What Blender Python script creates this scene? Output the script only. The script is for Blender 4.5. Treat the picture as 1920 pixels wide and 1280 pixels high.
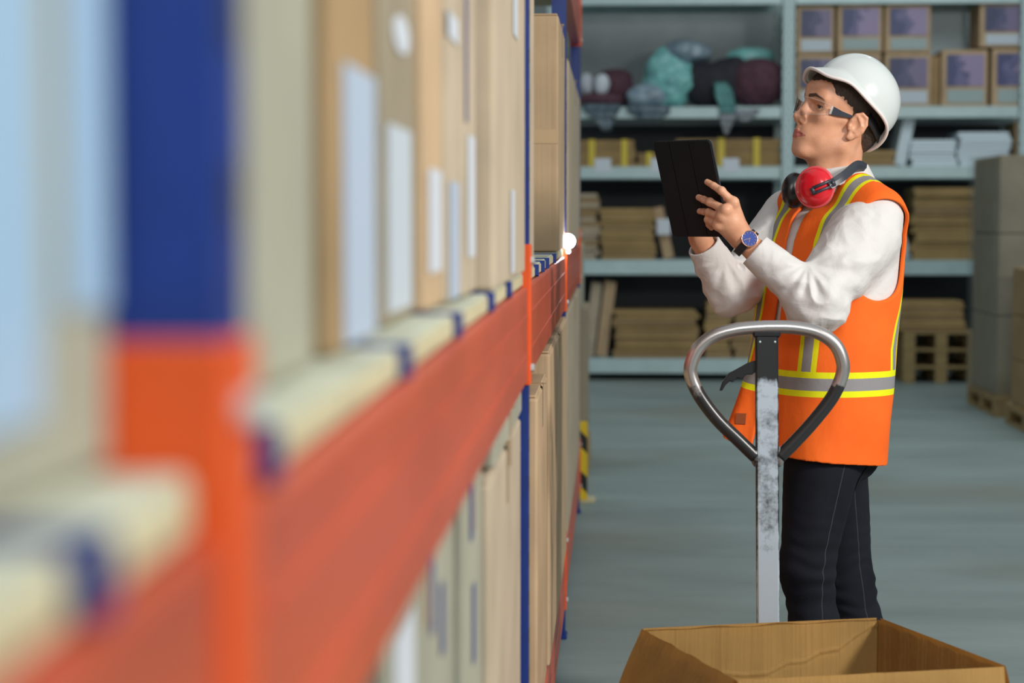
import bpy, bmesh, math, random
import numpy as np
from mathutils import Vector, Matrix

for o in list(bpy.data.objects):
    bpy.data.objects.remove(o, do_unlink=True)
SC = bpy.context.scene
COL = SC.collection
random.seed(7)
R = math.radians
PI = math.pi

# ------------------------------------------------------------------ camera
FPX = 3700.0                      # focal length in pixels of a 1920 px wide frame
CAMH = 1.40
PHI = math.atan(232 / FPX)        # pitch down
PSI = math.atan(math.cos(PHI) * 190 / FPX)   # yaw left
cR = Vector((math.cos(PSI), math.sin(PSI), 0))
cF = Vector((-math.sin(PSI) * math.cos(PHI), math.cos(PSI) * math.cos(PHI), -math.sin(PHI)))
cU = cR.cross(cF)
cam_data = bpy.data.cameras.new('camera')
cam_data.sensor_width = 36.0
cam_data.lens = FPX / 1920 * 36
cam_data.clip_start = 0.05
cam_data.clip_end = 100
cam_data.dof.use_dof = True
cam_data.dof.focus_distance = 4.85
cam_data.dof.aperture_fstop = 3.0
cam = bpy.data.objects.new('camera', cam_data)
COL.objects.link(cam)
m3 = Matrix((cR, cU, -cF)).transposed()
cam.matrix_world = Matrix.Translation((0, 0, CAMH)) @ m3.to_4x4()
SC.camera = cam

# ------------------------------------------------------------------ light and exposure
SC.view_settings.view_transform = 'Standard'
SC.view_settings.look = 'None'
SC.view_settings.gamma = 1
SC.view_settings.use_curve_mapping = False
SC.view_settings.exposure = 0.0
SC.cycles.use_denoising = True

world = bpy.data.worlds.new('hall_light')
SC.world = world
world.use_nodes = True
wn = world.node_tree.nodes
wl = world.node_tree.links
wn.clear()
wo = wn.new('ShaderNodeOutputWorld')
wb = wn.new('ShaderNodeBackground')
wt = wn.new('ShaderNodeTexCoord')
wsx = wn.new('ShaderNodeSeparateXYZ')
wr = wn.new('ShaderNodeValToRGB')
wl.new(wt.outputs['Generated'], wsx.inputs[0])
wl.new(wsx.outputs['Z'], wr.inputs[0])
wr.color_ramp.elements[0].position = 0.0
wr.color_ramp.elements[0].color = (0.21, 0.26, 0.29, 1)
wr.color_ramp.elements[1].position = 0.75
wr.color_ramp.elements[1].color = (0.80, 0.92, 0.95, 1)
wl.new(wr.outputs[0], wb.inputs[0])
wb.inputs[1].default_value = 0.55
wl.new(wb.outputs[0], wo.inputs[0])


def area(name, loc, target, size, power, color, size_y=None):
    d = bpy.data.lights.new(name, 'AREA')
    d.energy = power
    d.color = color
    d.size = size
    if size_y:
        d.shape = 'RECTANGLE'
        d.size_y = size_y
    o = bpy.data.objects.new(name, d)
    COL.objects.link(o)
    o.location = loc
    o.rotation_euler = (Vector(target) - Vector(loc)).to_track_quat('-Z', 'Y').to_euler()
    return o


area('key_lamp', (3.9, 1.5, 3.3), (0.3, 5.0, 1.2), 0.7, 245, (1.0, 0.95, 0.88))
area('fill_lamp', (0.9, -0.9, 3.4), (0.3, 4.6, 1.2), 1.6, 85, (0.95, 0.98, 1.0))  # unseen fill added behind the camera for faces turned toward it
area('fill_lamp', (3.0, 12.0, 5.5), (2.0, 14.5, 0.5), 3.0, 105, (0.90, 0.98, 0.98))  # unseen fill added overhead to light the background


# ------------------------------------------------------------------ helpers
def uv_to_world(px, py, Y):
    d = cF * FPX + cR * (px - 960) + cU * (640 - py)
    t = Y / d.y
    return Vector((0, 0, CAMH)) + d * t


W = uv_to_world


def y_at(px, X, Z=CAMH):
    """distance along the aisle at which the plane x = X is seen at column px"""
    lo, hi = 0.2, 60.0
    for _ in range(60):
        mid = (lo + hi) / 2
        v = Vector((X, mid, Z - CAMH))
        u = 960 + FPX * v.dot(cR) / v.dot(cF)
        if (u < px) == (X < 0):
            lo = mid
        else:
            hi = mid
    return (lo + hi) / 2


def tag(o, label=None, cat=None, group=None, kind=None):
    if label: o['label'] = label
    if cat: o['category'] = cat
    if group: o['group'] = group
    if kind: o['kind'] = kind
    return o


def empty(name, loc, label, cat, group=None, rz=0.0):
    o = bpy.data.objects.new(name, None)
    o.empty_display_size = 0.1
    COL.objects.link(o)
    o.location = loc
    o.rotation_euler = (0, 0, rz)
    return tag(o, label, cat, group)


def wmat(o):
    m = o.matrix_basis.copy()
    if o.parent is None: return m
    return wmat(o.parent) @ o.matrix_parent_inverse @ m


def dup(root, delta, label, group=None):
    """copy of a thing with copies of its parts and sub-parts"""
    r = root.copy(); COL.objects.link(r); r.location = root.location + Vector(delta)
    r['label'] = label
    if group: r['group'] = group
    def rec(src, dst):
        for ch in list(src.children):
            c = ch.copy(); COL.objects.link(c); c.parent = dst
            rec(ch, c)
    rec(root, r)
    return r


def obj(name, bm, mat, parent=None, smooth=False, keep_world=True):
    me = bpy.data.meshes.new(name)
    bm.to_mesh(me)
    bm.free()
    return link_mesh(name, me, mat, parent, smooth, keep_world)


def link_mesh(name, me, mat, parent=None, smooth=False, keep_world=True):
    o = bpy.data.objects.new(name, me)
    COL.objects.link(o)
    for m in (mat if isinstance(mat, (list, tuple)) else [mat]):
        me.materials.append(m)
    if smooth:
        me.polygons.foreach_set('use_smooth', [True] * len(me.polygons))
    if parent is not None:
        o.parent = parent
        if keep_world:
            o.matrix_parent_inverse = wmat(parent).inverted()
    return o


def bm_new():
    return bmesh.new()


def box(bm, lo, hi, bev=0.0, mat=None, seg=1):
    c = [(a + b) / 2 for a, b in zip(lo, hi)]
    s = [abs(b - a) for a, b in zip(lo, hi)]
    r = bmesh.ops.create_cube(bm, size=1.0)
    vs = r['verts']
    for v in vs:
        v.co = Vector((v.co.x * s[0], v.co.y * s[1], v.co.z * s[2])) + Vector(c)
    if bev > 0:
        es = list({e for v in vs for e in v.link_edges})
        b = bmesh.ops.bevel(bm, geom=es, offset=min(bev, min(s) * 0.45), segments=seg, affect='EDGES', profile=0.5)
        vs = list({v for f in b['faces'] for v in f.verts} | {v for v in vs if v.is_valid})
    if mat is not None:
        for v in vs:
            v.co = mat @ v.co
    return vs


def tube(bm, pts, r, n=10, closed=False, cap=True, r2=None, flat=None):
    """swept circle along pts; r may be a list; flat scales the second axis"""
    pts = [Vector(p) for p in pts]
    k = len(pts)
    rr = r if isinstance(r, (list, tuple)) else [r] * k
    rings = []
    up = None
    for i, p in enumerate(pts):
        if closed:
            t = (pts[(i + 1) % k] - pts[i - 1]).normalized()
        else:
            t = (pts[min(i + 1, k - 1)] - pts[max(i - 1, 0)]).normalized()
        if up is None:
            up = Vector((0, 0, 1)) if abs(t.z) < 0.9 else Vector((0, 1, 0))
        s = t.cross(up).normalized()
        up = s.cross(t).normalized()
        ring = []
        for j in range(n):
            a = 2 * PI * j / n
            ring.append(bm.verts.new(p + s * (math.cos(a) * rr[i]) + up * (math.sin(a) * rr[i] * (flat or 1.0))))
        rings.append(ring)
    m = k if closed else k - 1
    for i in range(m):
        a, b = rings[i], rings[(i + 1) % k]
        for j in range(n):
            bm.faces.new((a[j], a[(j + 1) % n], b[(j + 1) % n], b[j]))
    if cap and not closed:
        bm.faces.new(list(reversed(rings[0])))
        bm.faces.new(rings[-1])
    return rings


def prism(bm, outline, z0, z1, mat=None):
    """outline: list of (x, y); extruded z0..z1 then transformed"""
    a = [bm.verts.new((x, y, z0)) for x, y in outline]
    b = [bm.verts.new((x, y, z1)) for x, y in outline]
    n = len(outline)
    bm.faces.new(list(reversed(a)))
    bm.faces.new(b)
    for i in range(n):
        bm.faces.new((a[i], a[(i + 1) % n], b[(i + 1) % n], b[i]))
    if mat is not None:
        for v in a + b:
            v.co = mat @ v.co
    return a + b


def spline(pts, n=8, closed=False):
    """Catmull-Rom through pts"""
    pts = [Vector(p) for p in pts]
    out = []
    k = len(pts)
    for i in range(k if closed else k - 1):
        if closed:
            p0, p1, p2, p3 = pts[i - 1], pts[i], pts[(i + 1) % k], pts[(i + 2) % k]
        else:
            p0, p1, p2, p3 = pts[max(i - 1, 0)], pts[i], pts[i + 1], pts[min(i + 2, k - 1)]
        for j in range(n):
            t = j / n
            out.append(0.5 * ((2 * p1) + (p2 - p0) * t + (2 * p0 - 5 * p1 + 4 * p2 - p3) * t * t + (3 * p1 - p0 - 3 * p2 + p3) * t ** 3))
    if not closed:
        out.append(pts[-1])
    return out


# ------------------------------------------------------------------ materials
def new_mat(name):
    m = bpy.data.materials.new(name)
    m.use_nodes = True
    nt = m.node_tree
    b = nt.nodes.get('Principled BSDF')
    return m, nt, b


def mat(name, col, rough=0.6, metal=0.0, noise=0.0, nscale=8.0, bump=0.0, bscale=60.0, spec=0.5, trans=0.0,
        coat=0.0, col2=None, stretch=None, alpha=1.0, sheen=0.0, sss=0.0, coords='Object', rnoise=0.0):
    m, nt, b = new_mat(name)
    b.inputs['Base Color'].default_value = (*col, 1)
    b.inputs['Roughness'].default_value = rough
    b.inputs['Metallic'].default_value = metal
    b.inputs['Specular IOR Level'].default_value = spec
    b.inputs['Transmission Weight'].default_value = trans
    b.inputs['Coat Weight'].default_value = coat
    b.inputs['Alpha'].default_value = alpha
    b.inputs['Sheen Weight'].default_value = sheen
    b.inputs['Subsurface Weight'].default_value = sss
    if sss:
        b.inputs['Subsurface Radius'].default_value = (0.012, 0.004, 0.002)
        b.inputs['Subsurface Scale'].default_value = 1.0
    tc = nt.nodes.new('ShaderNodeTexCoord')
    mp = nt.nodes.new('ShaderNodeMapping')
    nt.links.new(tc.outputs[coords], mp.inputs[0])
    if stretch:
        mp.inputs['Scale'].default_value = stretch
    if noise > 0:
        nz = nt.nodes.new('ShaderNodeTexNoise')
        nz.inputs['Scale'].default_value = nscale
        nz.inputs['Detail'].default_value = 5
        nz.inputs['Roughness'].default_value = 0.6
        nt.links.new(mp.outputs[0], nz.inputs['Vector'])
        rp = nt.nodes.new('ShaderNodeValToRGB')
        rp.color_ramp.elements[0].position = 0.3
        rp.color_ramp.elements[1].position = 0.7
        c2 = col2 if col2 else tuple(c * (1 - noise) for c in col)
        rp.color_ramp.elements[0].color = (*c2, 1)
        rp.color_ramp.elements[1].color = (*col, 1)
        nt.links.new(nz.outputs[0], rp.inputs[0])
        nt.links.new(rp.outputs[0], b.inputs['Base Color'])
        if rnoise:
            mr = nt.nodes.new('ShaderNodeMapRange')
            mr.inputs['To Min'].default_value = max(0.02, rough - rnoise)
            mr.inputs['To Max'].default_value = rough + rnoise
            nt.links.new(nz.outputs[0], mr.inputs[0])
            nt.links.new(mr.outputs[0], b.inputs['Roughness'])
    if bump > 0:
        n2 = nt.nodes.new('ShaderNodeTexNoise')
        n2.inputs['Scale'].default_value = bscale
        n2.inputs['Detail'].default_value = 4
        nt.links.new(mp.outputs[0], n2.inputs['Vector'])
        bp = nt.nodes.new('ShaderNodeBump')
        bp.inputs['Strength'].default_value = bump
        bp.inputs['Distance'].default_value = 0.01
        nt.links.new(n2.outputs[0], bp.inputs['Height'])
        nt.links.new(bp.outputs[0], b.inputs['Normal'])
    return m


def add_bump(m, layers):
    """several noise layers as one bump: (scale, stretch, weight), distance in metres"""
    nt = m.node_tree
    b = nt.nodes.get('Principled BSDF')
    tc = nt.nodes.new('ShaderNodeTexCoord')
    last = None
    for sc, st, w, dist in layers:
        mp = nt.nodes.new('ShaderNodeMapping')
        mp.inputs['Scale'].default_value = st
        nt.links.new(tc.outputs['Object'], mp.inputs[0])
        n = nt.nodes.new('ShaderNodeTexNoise')
        n.inputs['Scale'].default_value = sc
        n.inputs['Detail'].default_value = 3
        n.inputs['Distortion'].default_value = 0.8
        nt.links.new(mp.outputs[0], n.inputs['Vector'])
        bp = nt.nodes.new('ShaderNodeBump')
        bp.inputs['Strength'].default_value = w
        bp.inputs['Distance'].default_value = dist
        nt.links.new(n.outputs[0], bp.inputs['Height'])
        if last: nt.links.new(last, bp.inputs['Normal'])
        last = bp.outputs[0]
    nt.links.new(last, b.inputs['Normal'])
    return m


def cardboard(name, col, flute=0.15):
    m, nt, b = new_mat(name)
    b.inputs['Roughness'].default_value = 0.75
    b.inputs['Specular IOR Level'].default_value = 0.3
    tc = nt.nodes.new('ShaderNodeTexCoord')
    nz = nt.nodes.new('ShaderNodeTexNoise')
    nz.inputs['Scale'].default_value = 5
    nz.inputs['Detail'].default_value = 6
    nt.links.new(tc.outputs['Object'], nz.inputs['Vector'])
    rp = nt.nodes.new('ShaderNodeValToRGB')
    rp.color_ramp.elements[0].position = 0.3
    rp.color_ramp.elements[1].position = 0.75
    rp.color_ramp.elements[0].color = (*[c * 0.82 for c in col], 1)
    rp.color_ramp.elements[1].color = (*[min(1, c * 1.08) for c in col], 1)
    nt.links.new(nz.outputs[0], rp.inputs[0])
    nt.links.new(rp.outputs[0], b.inputs['Base Color'])
    # faint flutes and creases
    mp = nt.nodes.new('ShaderNodeMapping')
    mp.inputs['Scale'].default_value = (1, 1, 0.02)
    nt.links.new(tc.outputs['Object'], mp.inputs[0])
    n2 = nt.nodes.new('ShaderNodeTexNoise')
    n2.inputs['Scale'].default_value = 90
    n2.inputs['Detail'].default_value = 3
    nt.links.new(mp.outputs[0], n2.inputs['Vector'])
    n3 = nt.nodes.new('ShaderNodeTexNoise')
    n3.inputs['Scale'].default_value = 9
    n3.inputs['Detail'].default_value = 6
    nt.links.new(tc.outputs['Object'], n3.inputs['Vector'])
    ad = nt.nodes.new('ShaderNodeMath')
    ad.operation = 'ADD'
    nt.links.new(n2.outputs[0], ad.inputs[0])
    nt.links.new(n3.outputs[0], ad.inputs[1])
    bp = nt.nodes.new('ShaderNodeBump')
    bp.inputs['Strength'].default_value = flute
    bp.inputs['Distance'].default_value = 0.01
    nt.links.new(ad.outputs[0], bp.inputs['Height'])
    nt.links.new(bp.outputs[0], b.inputs['Normal'])
    return m


CB = {
    'tan': cardboard('cardboard_tan', (0.54, 0.38, 0.23)),
    'pale': cardboard('cardboard_pale', (0.49, 0.40, 0.29)),
    'grey': cardboard('cardboard_greyish', (0.36, 0.35, 0.27)),
    'brown': cardboard('cardboard_brown', (0.36, 0.24, 0.12)),
    'dim': cardboard('cardboard_weathered', (0.31, 0.26, 0.18)),
    'flat': cardboard('cardboard_flat', (0.43, 0.29, 0.125)),
    'open': cardboard('cardboard_golden', (0.62, 0.385, 0.13), 0.25),
}
M_white_paper = mat('label_paper', (0.60, 0.64, 0.70), 0.5)
M_tape = mat('clear_tape', (0.55, 0.38, 0.22), 0.2, spec=0.6)
M_blue = mat('blue_painted_steel', (0.004, 0.030, 0.21), 0.42, noise=0.25, nscale=12, spec=0.5)
M_orange = mat('orange_painted_steel', (0.80, 0.095, 0.010), 0.42, noise=0.18, nscale=10, spec=0.5)
M_beam = mat('orange_beam_sheen', (0.60, 0.095, 0.040), 0.34, noise=0.30, nscale=5, spec=0.6, stretch=(1, 0.4, 2))  # orange dulled toward pink, standing in for reflections along the glossy beams
M_zinc = mat('zinc_steel', (0.46, 0.59, 0.60), 0.42, metal=0.15, noise=0.15, nscale=6)
M_wood = mat('pallet_wood', (0.38, 0.26, 0.11), 0.8, noise=0.35, nscale=4, stretch=(1, 8, 8), bump=0.2)
M_deck = mat('pale_deck_board', (0.52, 0.54, 0.42), 0.7, noise=0.25, nscale=9)
M_deckedge = mat('yellow_board_edge', (0.62, 0.55, 0.34), 0.8, noise=0.3, nscale=20)
M_ink = mat('stamped_ink', (0.06, 0.08, 0.25), 0.7)


# ------------------------------------------------------------------ signed distance modelling
def hash3(ix, iy, iz):
    h = (ix * 374761393 + iy * 668265263 + iz * 2147483647 // 7) & 0xffffffff
    h = ((h ^ (h >> 13)) * 1274126177) & 0xffffffff
    return ((h ^ (h >> 16)) & 0xffff) / 65535.0


def vnoise(P, s):
    """value noise, P (N,3), s frequency; returns about -1..1"""
    Q = P * s
    I = np.floor(Q).astype(np.int64)
    F = Q - I
    F = F * F * (3 - 2 * F)
    out = 0
    for dx in (0, 1):
        for dy in (0, 1):
            for dz in (0, 1):
                w = (F[:, 0] if dx else 1 - F[:, 0]) * (F[:, 1] if dy else 1 - F[:, 1]) * (F[:, 2] if dz else 1 - F[:, 2])
                out = out + w * hash3(I[:, 0] + dx, I[:, 1] + dy, I[:, 2] + dz)
    return out * 2 - 1


def smin(a, b, k):
    if k <= 0: return np.minimum(a, b)
    h = np.maximum(k - np.abs(a - b), 0) / k
    return np.minimum(a, b) - h * h * k * 0.25


def smax(a, b, k):
    return -smin(-a, -b, k)


def d_ell(P, c, r, Rm=None):
    q = P - np.array(c)
    if Rm is not None: q = q @ Rm      # Rm columns are the local axes in world
    r = np.array(r)
    k0 = np.sqrt(((q / r) ** 2).sum(1))
    k1 = np.sqrt(((q / (r * r)) ** 2).sum(1)) + 1e-9
    return k0 * (k0 - 1) / k1


def d_cap(P, a, b, r1, r2):
    a = np.array(a, float); b = np.array(b, float)
    ab = b - a
    q = P - a
    t = np.clip((q @ ab) / (ab @ ab + 1e-12), 0, 1)
    return np.sqrt(((q - t[:, None] * ab) ** 2).sum(1)) - (r1 + (r2 - r1) * t)


def d_box(P, c, h, Rm=None, r=0.0):
    q = P - np.array(c)
    if Rm is not None: q = q @ Rm
    q = np.abs(q) - (np.array(h) - r)
    return np.sqrt((np.maximum(q, 0) ** 2).sum(1)) + np.minimum(q.max(1), 0) - r


def E(c, r, k=0.01, R=None, op=1):
    return ('e', tuple(c), tuple(r), R, k, op)


def Cp(a, b, r1, r2=None, k=0.01, op=1):
    return ('c', tuple(a), tuple(b), r1, r1 if r2 is None else r2, k, op)


def bound(p):
    if p[0] == 'e': return np.array(p[1]), max(p[2])
    a, b = np.array(p[1]), np.array(p[2])
    return (a + b) / 2, np.linalg.norm(b - a) / 2 + max(p[3], p[4])


def xf(prims, M, s=1.0):
    """transform prims by 4x4 Matrix (rigid)"""
    Rn = np.array(M.to_3x3())
    out = []
    for p in prims:
        if p[0] == 'e':
            Rm = Rn if p[3] is None else Rn @ p[3]
            out.append(('e', tuple(M @ Vector(p[1])), p[2], Rm, p[4], p[5]))
        else:
            out.append(('c', tuple(M @ Vector(p[1])), tuple(M @ Vector(p[2])), p[3], p[4], p[5], p[6]))
    return out


def ev(prims, P):
    d = np.full(len(P), 1.0)
    c0 = (P.min(0) + P.max(0)) / 2
    r0 = np.linalg.norm(P.max(0) - P.min(0)) / 2
    for p in prims:
        c, r = bound(p)
        dist = np.linalg.norm(c - c0) - r - r0
        k, op = p[-2], p[-1]
        if dist > max(0.06, k):
            if op > 0: d = np.minimum(d, max(dist, 0.05))
            continue
        v = d_ell(P, p[1], p[2], p[3]) if p[0] == 'e' else d_cap(P, p[1], p[2], p[3], p[4])
        d = smin(d, v, k) if op > 0 else smax(d, -v, k)
    return d


def sdf_arrays(f, lo, hi, h, n=10, slack=1.6, project=1):
    lo = np.array(lo, float); hi = np.array(hi, float)
    B = n * h
    nb = np.ceil((hi - lo) / B).astype(int)
    g = np.stack(np.meshgrid(*[np.arange(k) for k in nb], indexing='ij'), -1).reshape(-1, 3)
    # coarse cull
    keep = []
    for i in range(0, len(g), 3000):
        gg = g[i:i + 3000]
        c = lo + (gg + 0.5) * B
        # evaluate spatially compact chunks for the culling inside ev
        keep.append(np.abs(f(c)) < B * 0.87 * slack + 0.004)
    g = g[np.concatenate(keep)]
    dims = nb * n + 1
    ar = np.arange(n + 1)
    off = np.stack(np.meshgrid(ar, ar, ar, indexing='ij'), -1).reshape(-1, 3)
    cells, verts, quads = [], [], []
    CH = 24
    EDG = []
    cr = [(0, 0, 0), (1, 0, 0), (0, 1, 0), (1, 1, 0), (0, 0, 1), (1, 0, 1), (0, 1, 1), (1, 1, 1)]
    for i, a in enumerate(cr):
        for j in range(i + 1, 8):
            b = cr[j]
            if sum(abs(x - y) for x, y in zip(a, b)) == 1: EDG.append((a, b))
    for i in range(0, len(g), CH):
        gg = g[i:i + CH]
        gi = gg[:, None, :] * n + off[None]
        P = (lo + gi.reshape(-1, 3) * h)
        V = f(P).reshape(len(gg), n + 1, n + 1, n + 1)
        S = V < 0
        if S.all() or not S.any(): continue
        def cor(A, c): return A[:, c[0]:c[0] + n, c[1]:c[1] + n, c[2]:c[2] + n]
        cnt = sum(cor(S, c).astype(np.int8) for c in cr)
        act = (cnt > 0) & (cnt < 8)
        bi = np.argwhere(act)
        if len(bi) == 0: continue
        pos = np.zeros((len(bi), 3)); num = np.zeros(len(bi))
        for a, b in EDG:
            va = V[bi[:, 0], bi[:, 1] + a[0], bi[:, 2] + a[1], bi[:, 3] + a[2]]
            vb = V[bi[:, 0], bi[:, 1] + b[0], bi[:, 2] + b[1], bi[:, 3] + b[2]]
            m = (va < 0) != (vb < 0)
            t = np.where(m, va / (va - vb + 1e-20), 0)
            p = np.array(a)[None] + t[:, None] * (np.array(b) - np.array(a))[None]
            pos += np.where(m[:, None], p, 0); num += m
        pos /= num[:, None]
        ci = gg[bi[:, 0]] * n + bi[:, 1:]
        verts.append(lo + (ci + pos) * h)
        cells.append((ci[:, 0] * dims[1] + ci[:, 1]) * dims[2] + ci[:, 2])
        for ax in range(3):
            e = [0, 0, 0]; e[ax] = 1
            s0 = cor(S, (0, 0, 0)); s1 = cor(S, e)
            q = np.argwhere(s0 != s1)
            if len(q) == 0: continue
            c0 = gg[q[:, 0]] * n + q[:, 1:]
            inside = s0[tuple(q.T)]
            u, w = (ax + 1) % 3, (ax + 2) % 3
            eu = np.zeros(3, int); eu[u] = 1
            ew = np.zeros(3, int); ew[w] = 1
            four = [c0 - eu - ew, c0 - ew, c0, c0 - eu]
            ids = np.stack([(c[:, 0] * dims[1] + c[:, 1]) * dims[2] + c[:, 2] for c in four], 1)
            ids = np.where(inside[:, None], ids, ids[:, ::-1])
            quads.append(ids)
    verts = np.concatenate(verts); cells = np.concatenate(cells); quads = np.concatenate(quads)
    o = np.argsort(cells)
    sc = cells[o]
    ix = np.searchsorted(sc, quads)
    ix = np.minimum(ix, len(sc) - 1)
    ok = (sc[ix] == quads).all(1)
    faces = o[ix[ok]]
    o2 = np.argsort((verts[:, 2] / 0.03).astype(int) * 10000 + (verts[:, 0] / 0.03).astype(int))
    for _ in range(project):
        for i in range(0, len(o2), 6000):
            s = o2[i:i + 6000]
            p = verts[s]; e = h * 0.5
            d = f(p)
            gr = np.stack([f(p + np.eye(3)[a] * e) - d for a in range(3)], 1) / e
            g2 = (gr ** 2).sum(1) + 1e-6
            st = gr * (d / np.maximum(g2, 0.3))[:, None]
            ln = np.linalg.norm(st, axis=1)
            st *= np.minimum(1, h * 0.6 / (ln + 1e-12))[:, None]
            verts[s] = p - st
    return verts, faces


def sdf_mesh(name, f, lo, hi, h, mt, parent=None, attrs=None, deform=None, slack=1.6, project=1):
    v, q = sdf_arrays(f, lo, hi, h, slack=slack, project=project)
    at = {k: fn(v) for k, fn in (attrs or {}).items()}
    if deform is not None: v = deform(v)
    me = bpy.data.meshes.new(name)
    me.vertices.add(len(v)); me.vertices.foreach_set('co', v.astype(np.float32).ravel())
    me.loops.add(len(q) * 4); me.loops.foreach_set('vertex_index', q.astype(np.int32).ravel())
    me.polygons.add(len(q)); me.polygons.foreach_set('loop_start', np.arange(0, len(q) * 4, 4, dtype=np.int32))
    me.update(calc_edges=True)
    me.validate()
    for k, a in at.items():
        A = me.attributes.new(k, 'FLOAT', 'POINT')
        A.data.foreach_set('value', a.astype(np.float32))
    return link_mesh(name, me, mt, parent, smooth=True)

# ================================================================== the setting
def floor_material():
    m, nt, b = new_mat('polished_concrete')
    tc = nt.nodes.new('ShaderNodeTexCoord')
    mp = nt.nodes.new('ShaderNodeMapping')
    mp.inputs['Scale'].default_value = (0.6, 1.6, 1)
    nt.links.new(tc.outputs['Object'], mp.inputs[0])
    nz = nt.nodes.new('ShaderNodeTexNoise')
    nz.inputs['Scale'].default_value = 1.1
    nz.inputs['Detail'].default_value = 8
    nz.inputs['Roughness'].default_value = 0.65
    nt.links.new(mp.outputs[0], nz.inputs['Vector'])
    rp = nt.nodes.new('ShaderNodeValToRGB')
    rp.color_ramp.elements[0].position = 0.35
    rp.color_ramp.elements[0].color = (0.185, 0.232, 0.225, 1)
    rp.color_ramp.elements[1].position = 0.70
    rp.color_ramp.elements[1].color = (0.270, 0.335, 0.330, 1)
    nt.links.new(nz.outputs[0], rp.inputs[0])
    # brownish worn patches
    n2 = nt.nodes.new('ShaderNodeTexNoise')
    n2.inputs['Scale'].default_value = 0.55
    nt.links.new(tc.outputs['Object'], n2.inputs['Vector'])
    r2 = nt.nodes.new('ShaderNodeValToRGB')
    r2.color_ramp.elements[0].position = 0.52
    r2.color_ramp.elements[1].position = 0.68
    r2.color_ramp.elements[1].color = (0.55, 0.55, 0.55, 1)
    nt.links.new(n2.outputs[0], r2.inputs[0])
    mx = nt.nodes.new('ShaderNodeMix')
    mx.data_type = 'RGBA'
    nt.links.new(r2.outputs[0], mx.inputs[0])
    nt.links.new(rp.outputs[0], mx.inputs[6])
    mx.inputs[7].default_value = (0.20, 0.195, 0.155, 1)
    nt.links.new(mx.outputs[2], b.inputs['Base Color'])
    b.inputs['Roughness'].default_value = 0.5
    b.inputs['Specular IOR Level'].default_value = 0.35
    return m


def struct(name, lo, hi, m):
    bm = bm_new(); box(bm, lo, hi)
    return tag(obj(name, bm, m), kind='structure')


struct('floor', (-7, -2, -0.1), (9, 18.6, 0.0), floor_material())
M_wallgrey = mat('grey_painted_wall', (0.36, 0.39, 0.39), 0.7, noise=0.35, nscale=0.8)
M_walldark = mat('dark_lower_wall', (0.012, 0.015, 0.02), 0.6, noise=0.3, nscale=2)
struct('wall_back', (-7, 18.4, 0.0), (9, 18.6, 5.5), M_wallgrey)
struct('wall_lower_1', (-7, 18.3, 0.0), (9, 18.39, 2.25), M_walldark)  # dark sheet over the lower part of the back wall


# ================================================================== cartons
def soft_box(bm, lo, hi, bulge, seed, step=0.12):
    """a carton body: subdivided faces that bulge and dent slightly, worn edges"""
    vs = box(bm, lo, hi, bev=min(0.006, min(b - a for a, b in zip(lo, hi)) * 0.2), seg=2)
    long = [e for e in bm.edges if e.calc_length() > step * 1.5 and e.verts[0] in vs]
    bmesh.ops.subdivide_edges(bm, edges=long, cuts=3, use_grid_fill=True)
    c = Vector([(a + b) / 2 for a, b in zip(lo, hi)])
    s = Vector([(b - a) / 2 for a, b in zip(lo, hi)])
    rnd = random.Random(seed)
    ph = [rnd.uniform(0, 6) for _ in range(6)]
    for v in bm.verts:
        q = v.co - c
        u = [q[i] / s[i] for i in range(3)]
        for i in range(3):
            j, k = (i + 1) % 3, (i + 2) % 3
            if abs(u[i]) > 0.97:
                f = (1 - u[j] ** 2) * (1 - u[k] ** 2)
                if f > 0:
                    v.co[i] += math.copysign(1, u[i]) * bulge * f * (0.6 + 0.6 * math.sin(3 * u[j] + ph[i]) * math.sin(2.3 * u[k] + ph[i + 3]))


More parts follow.
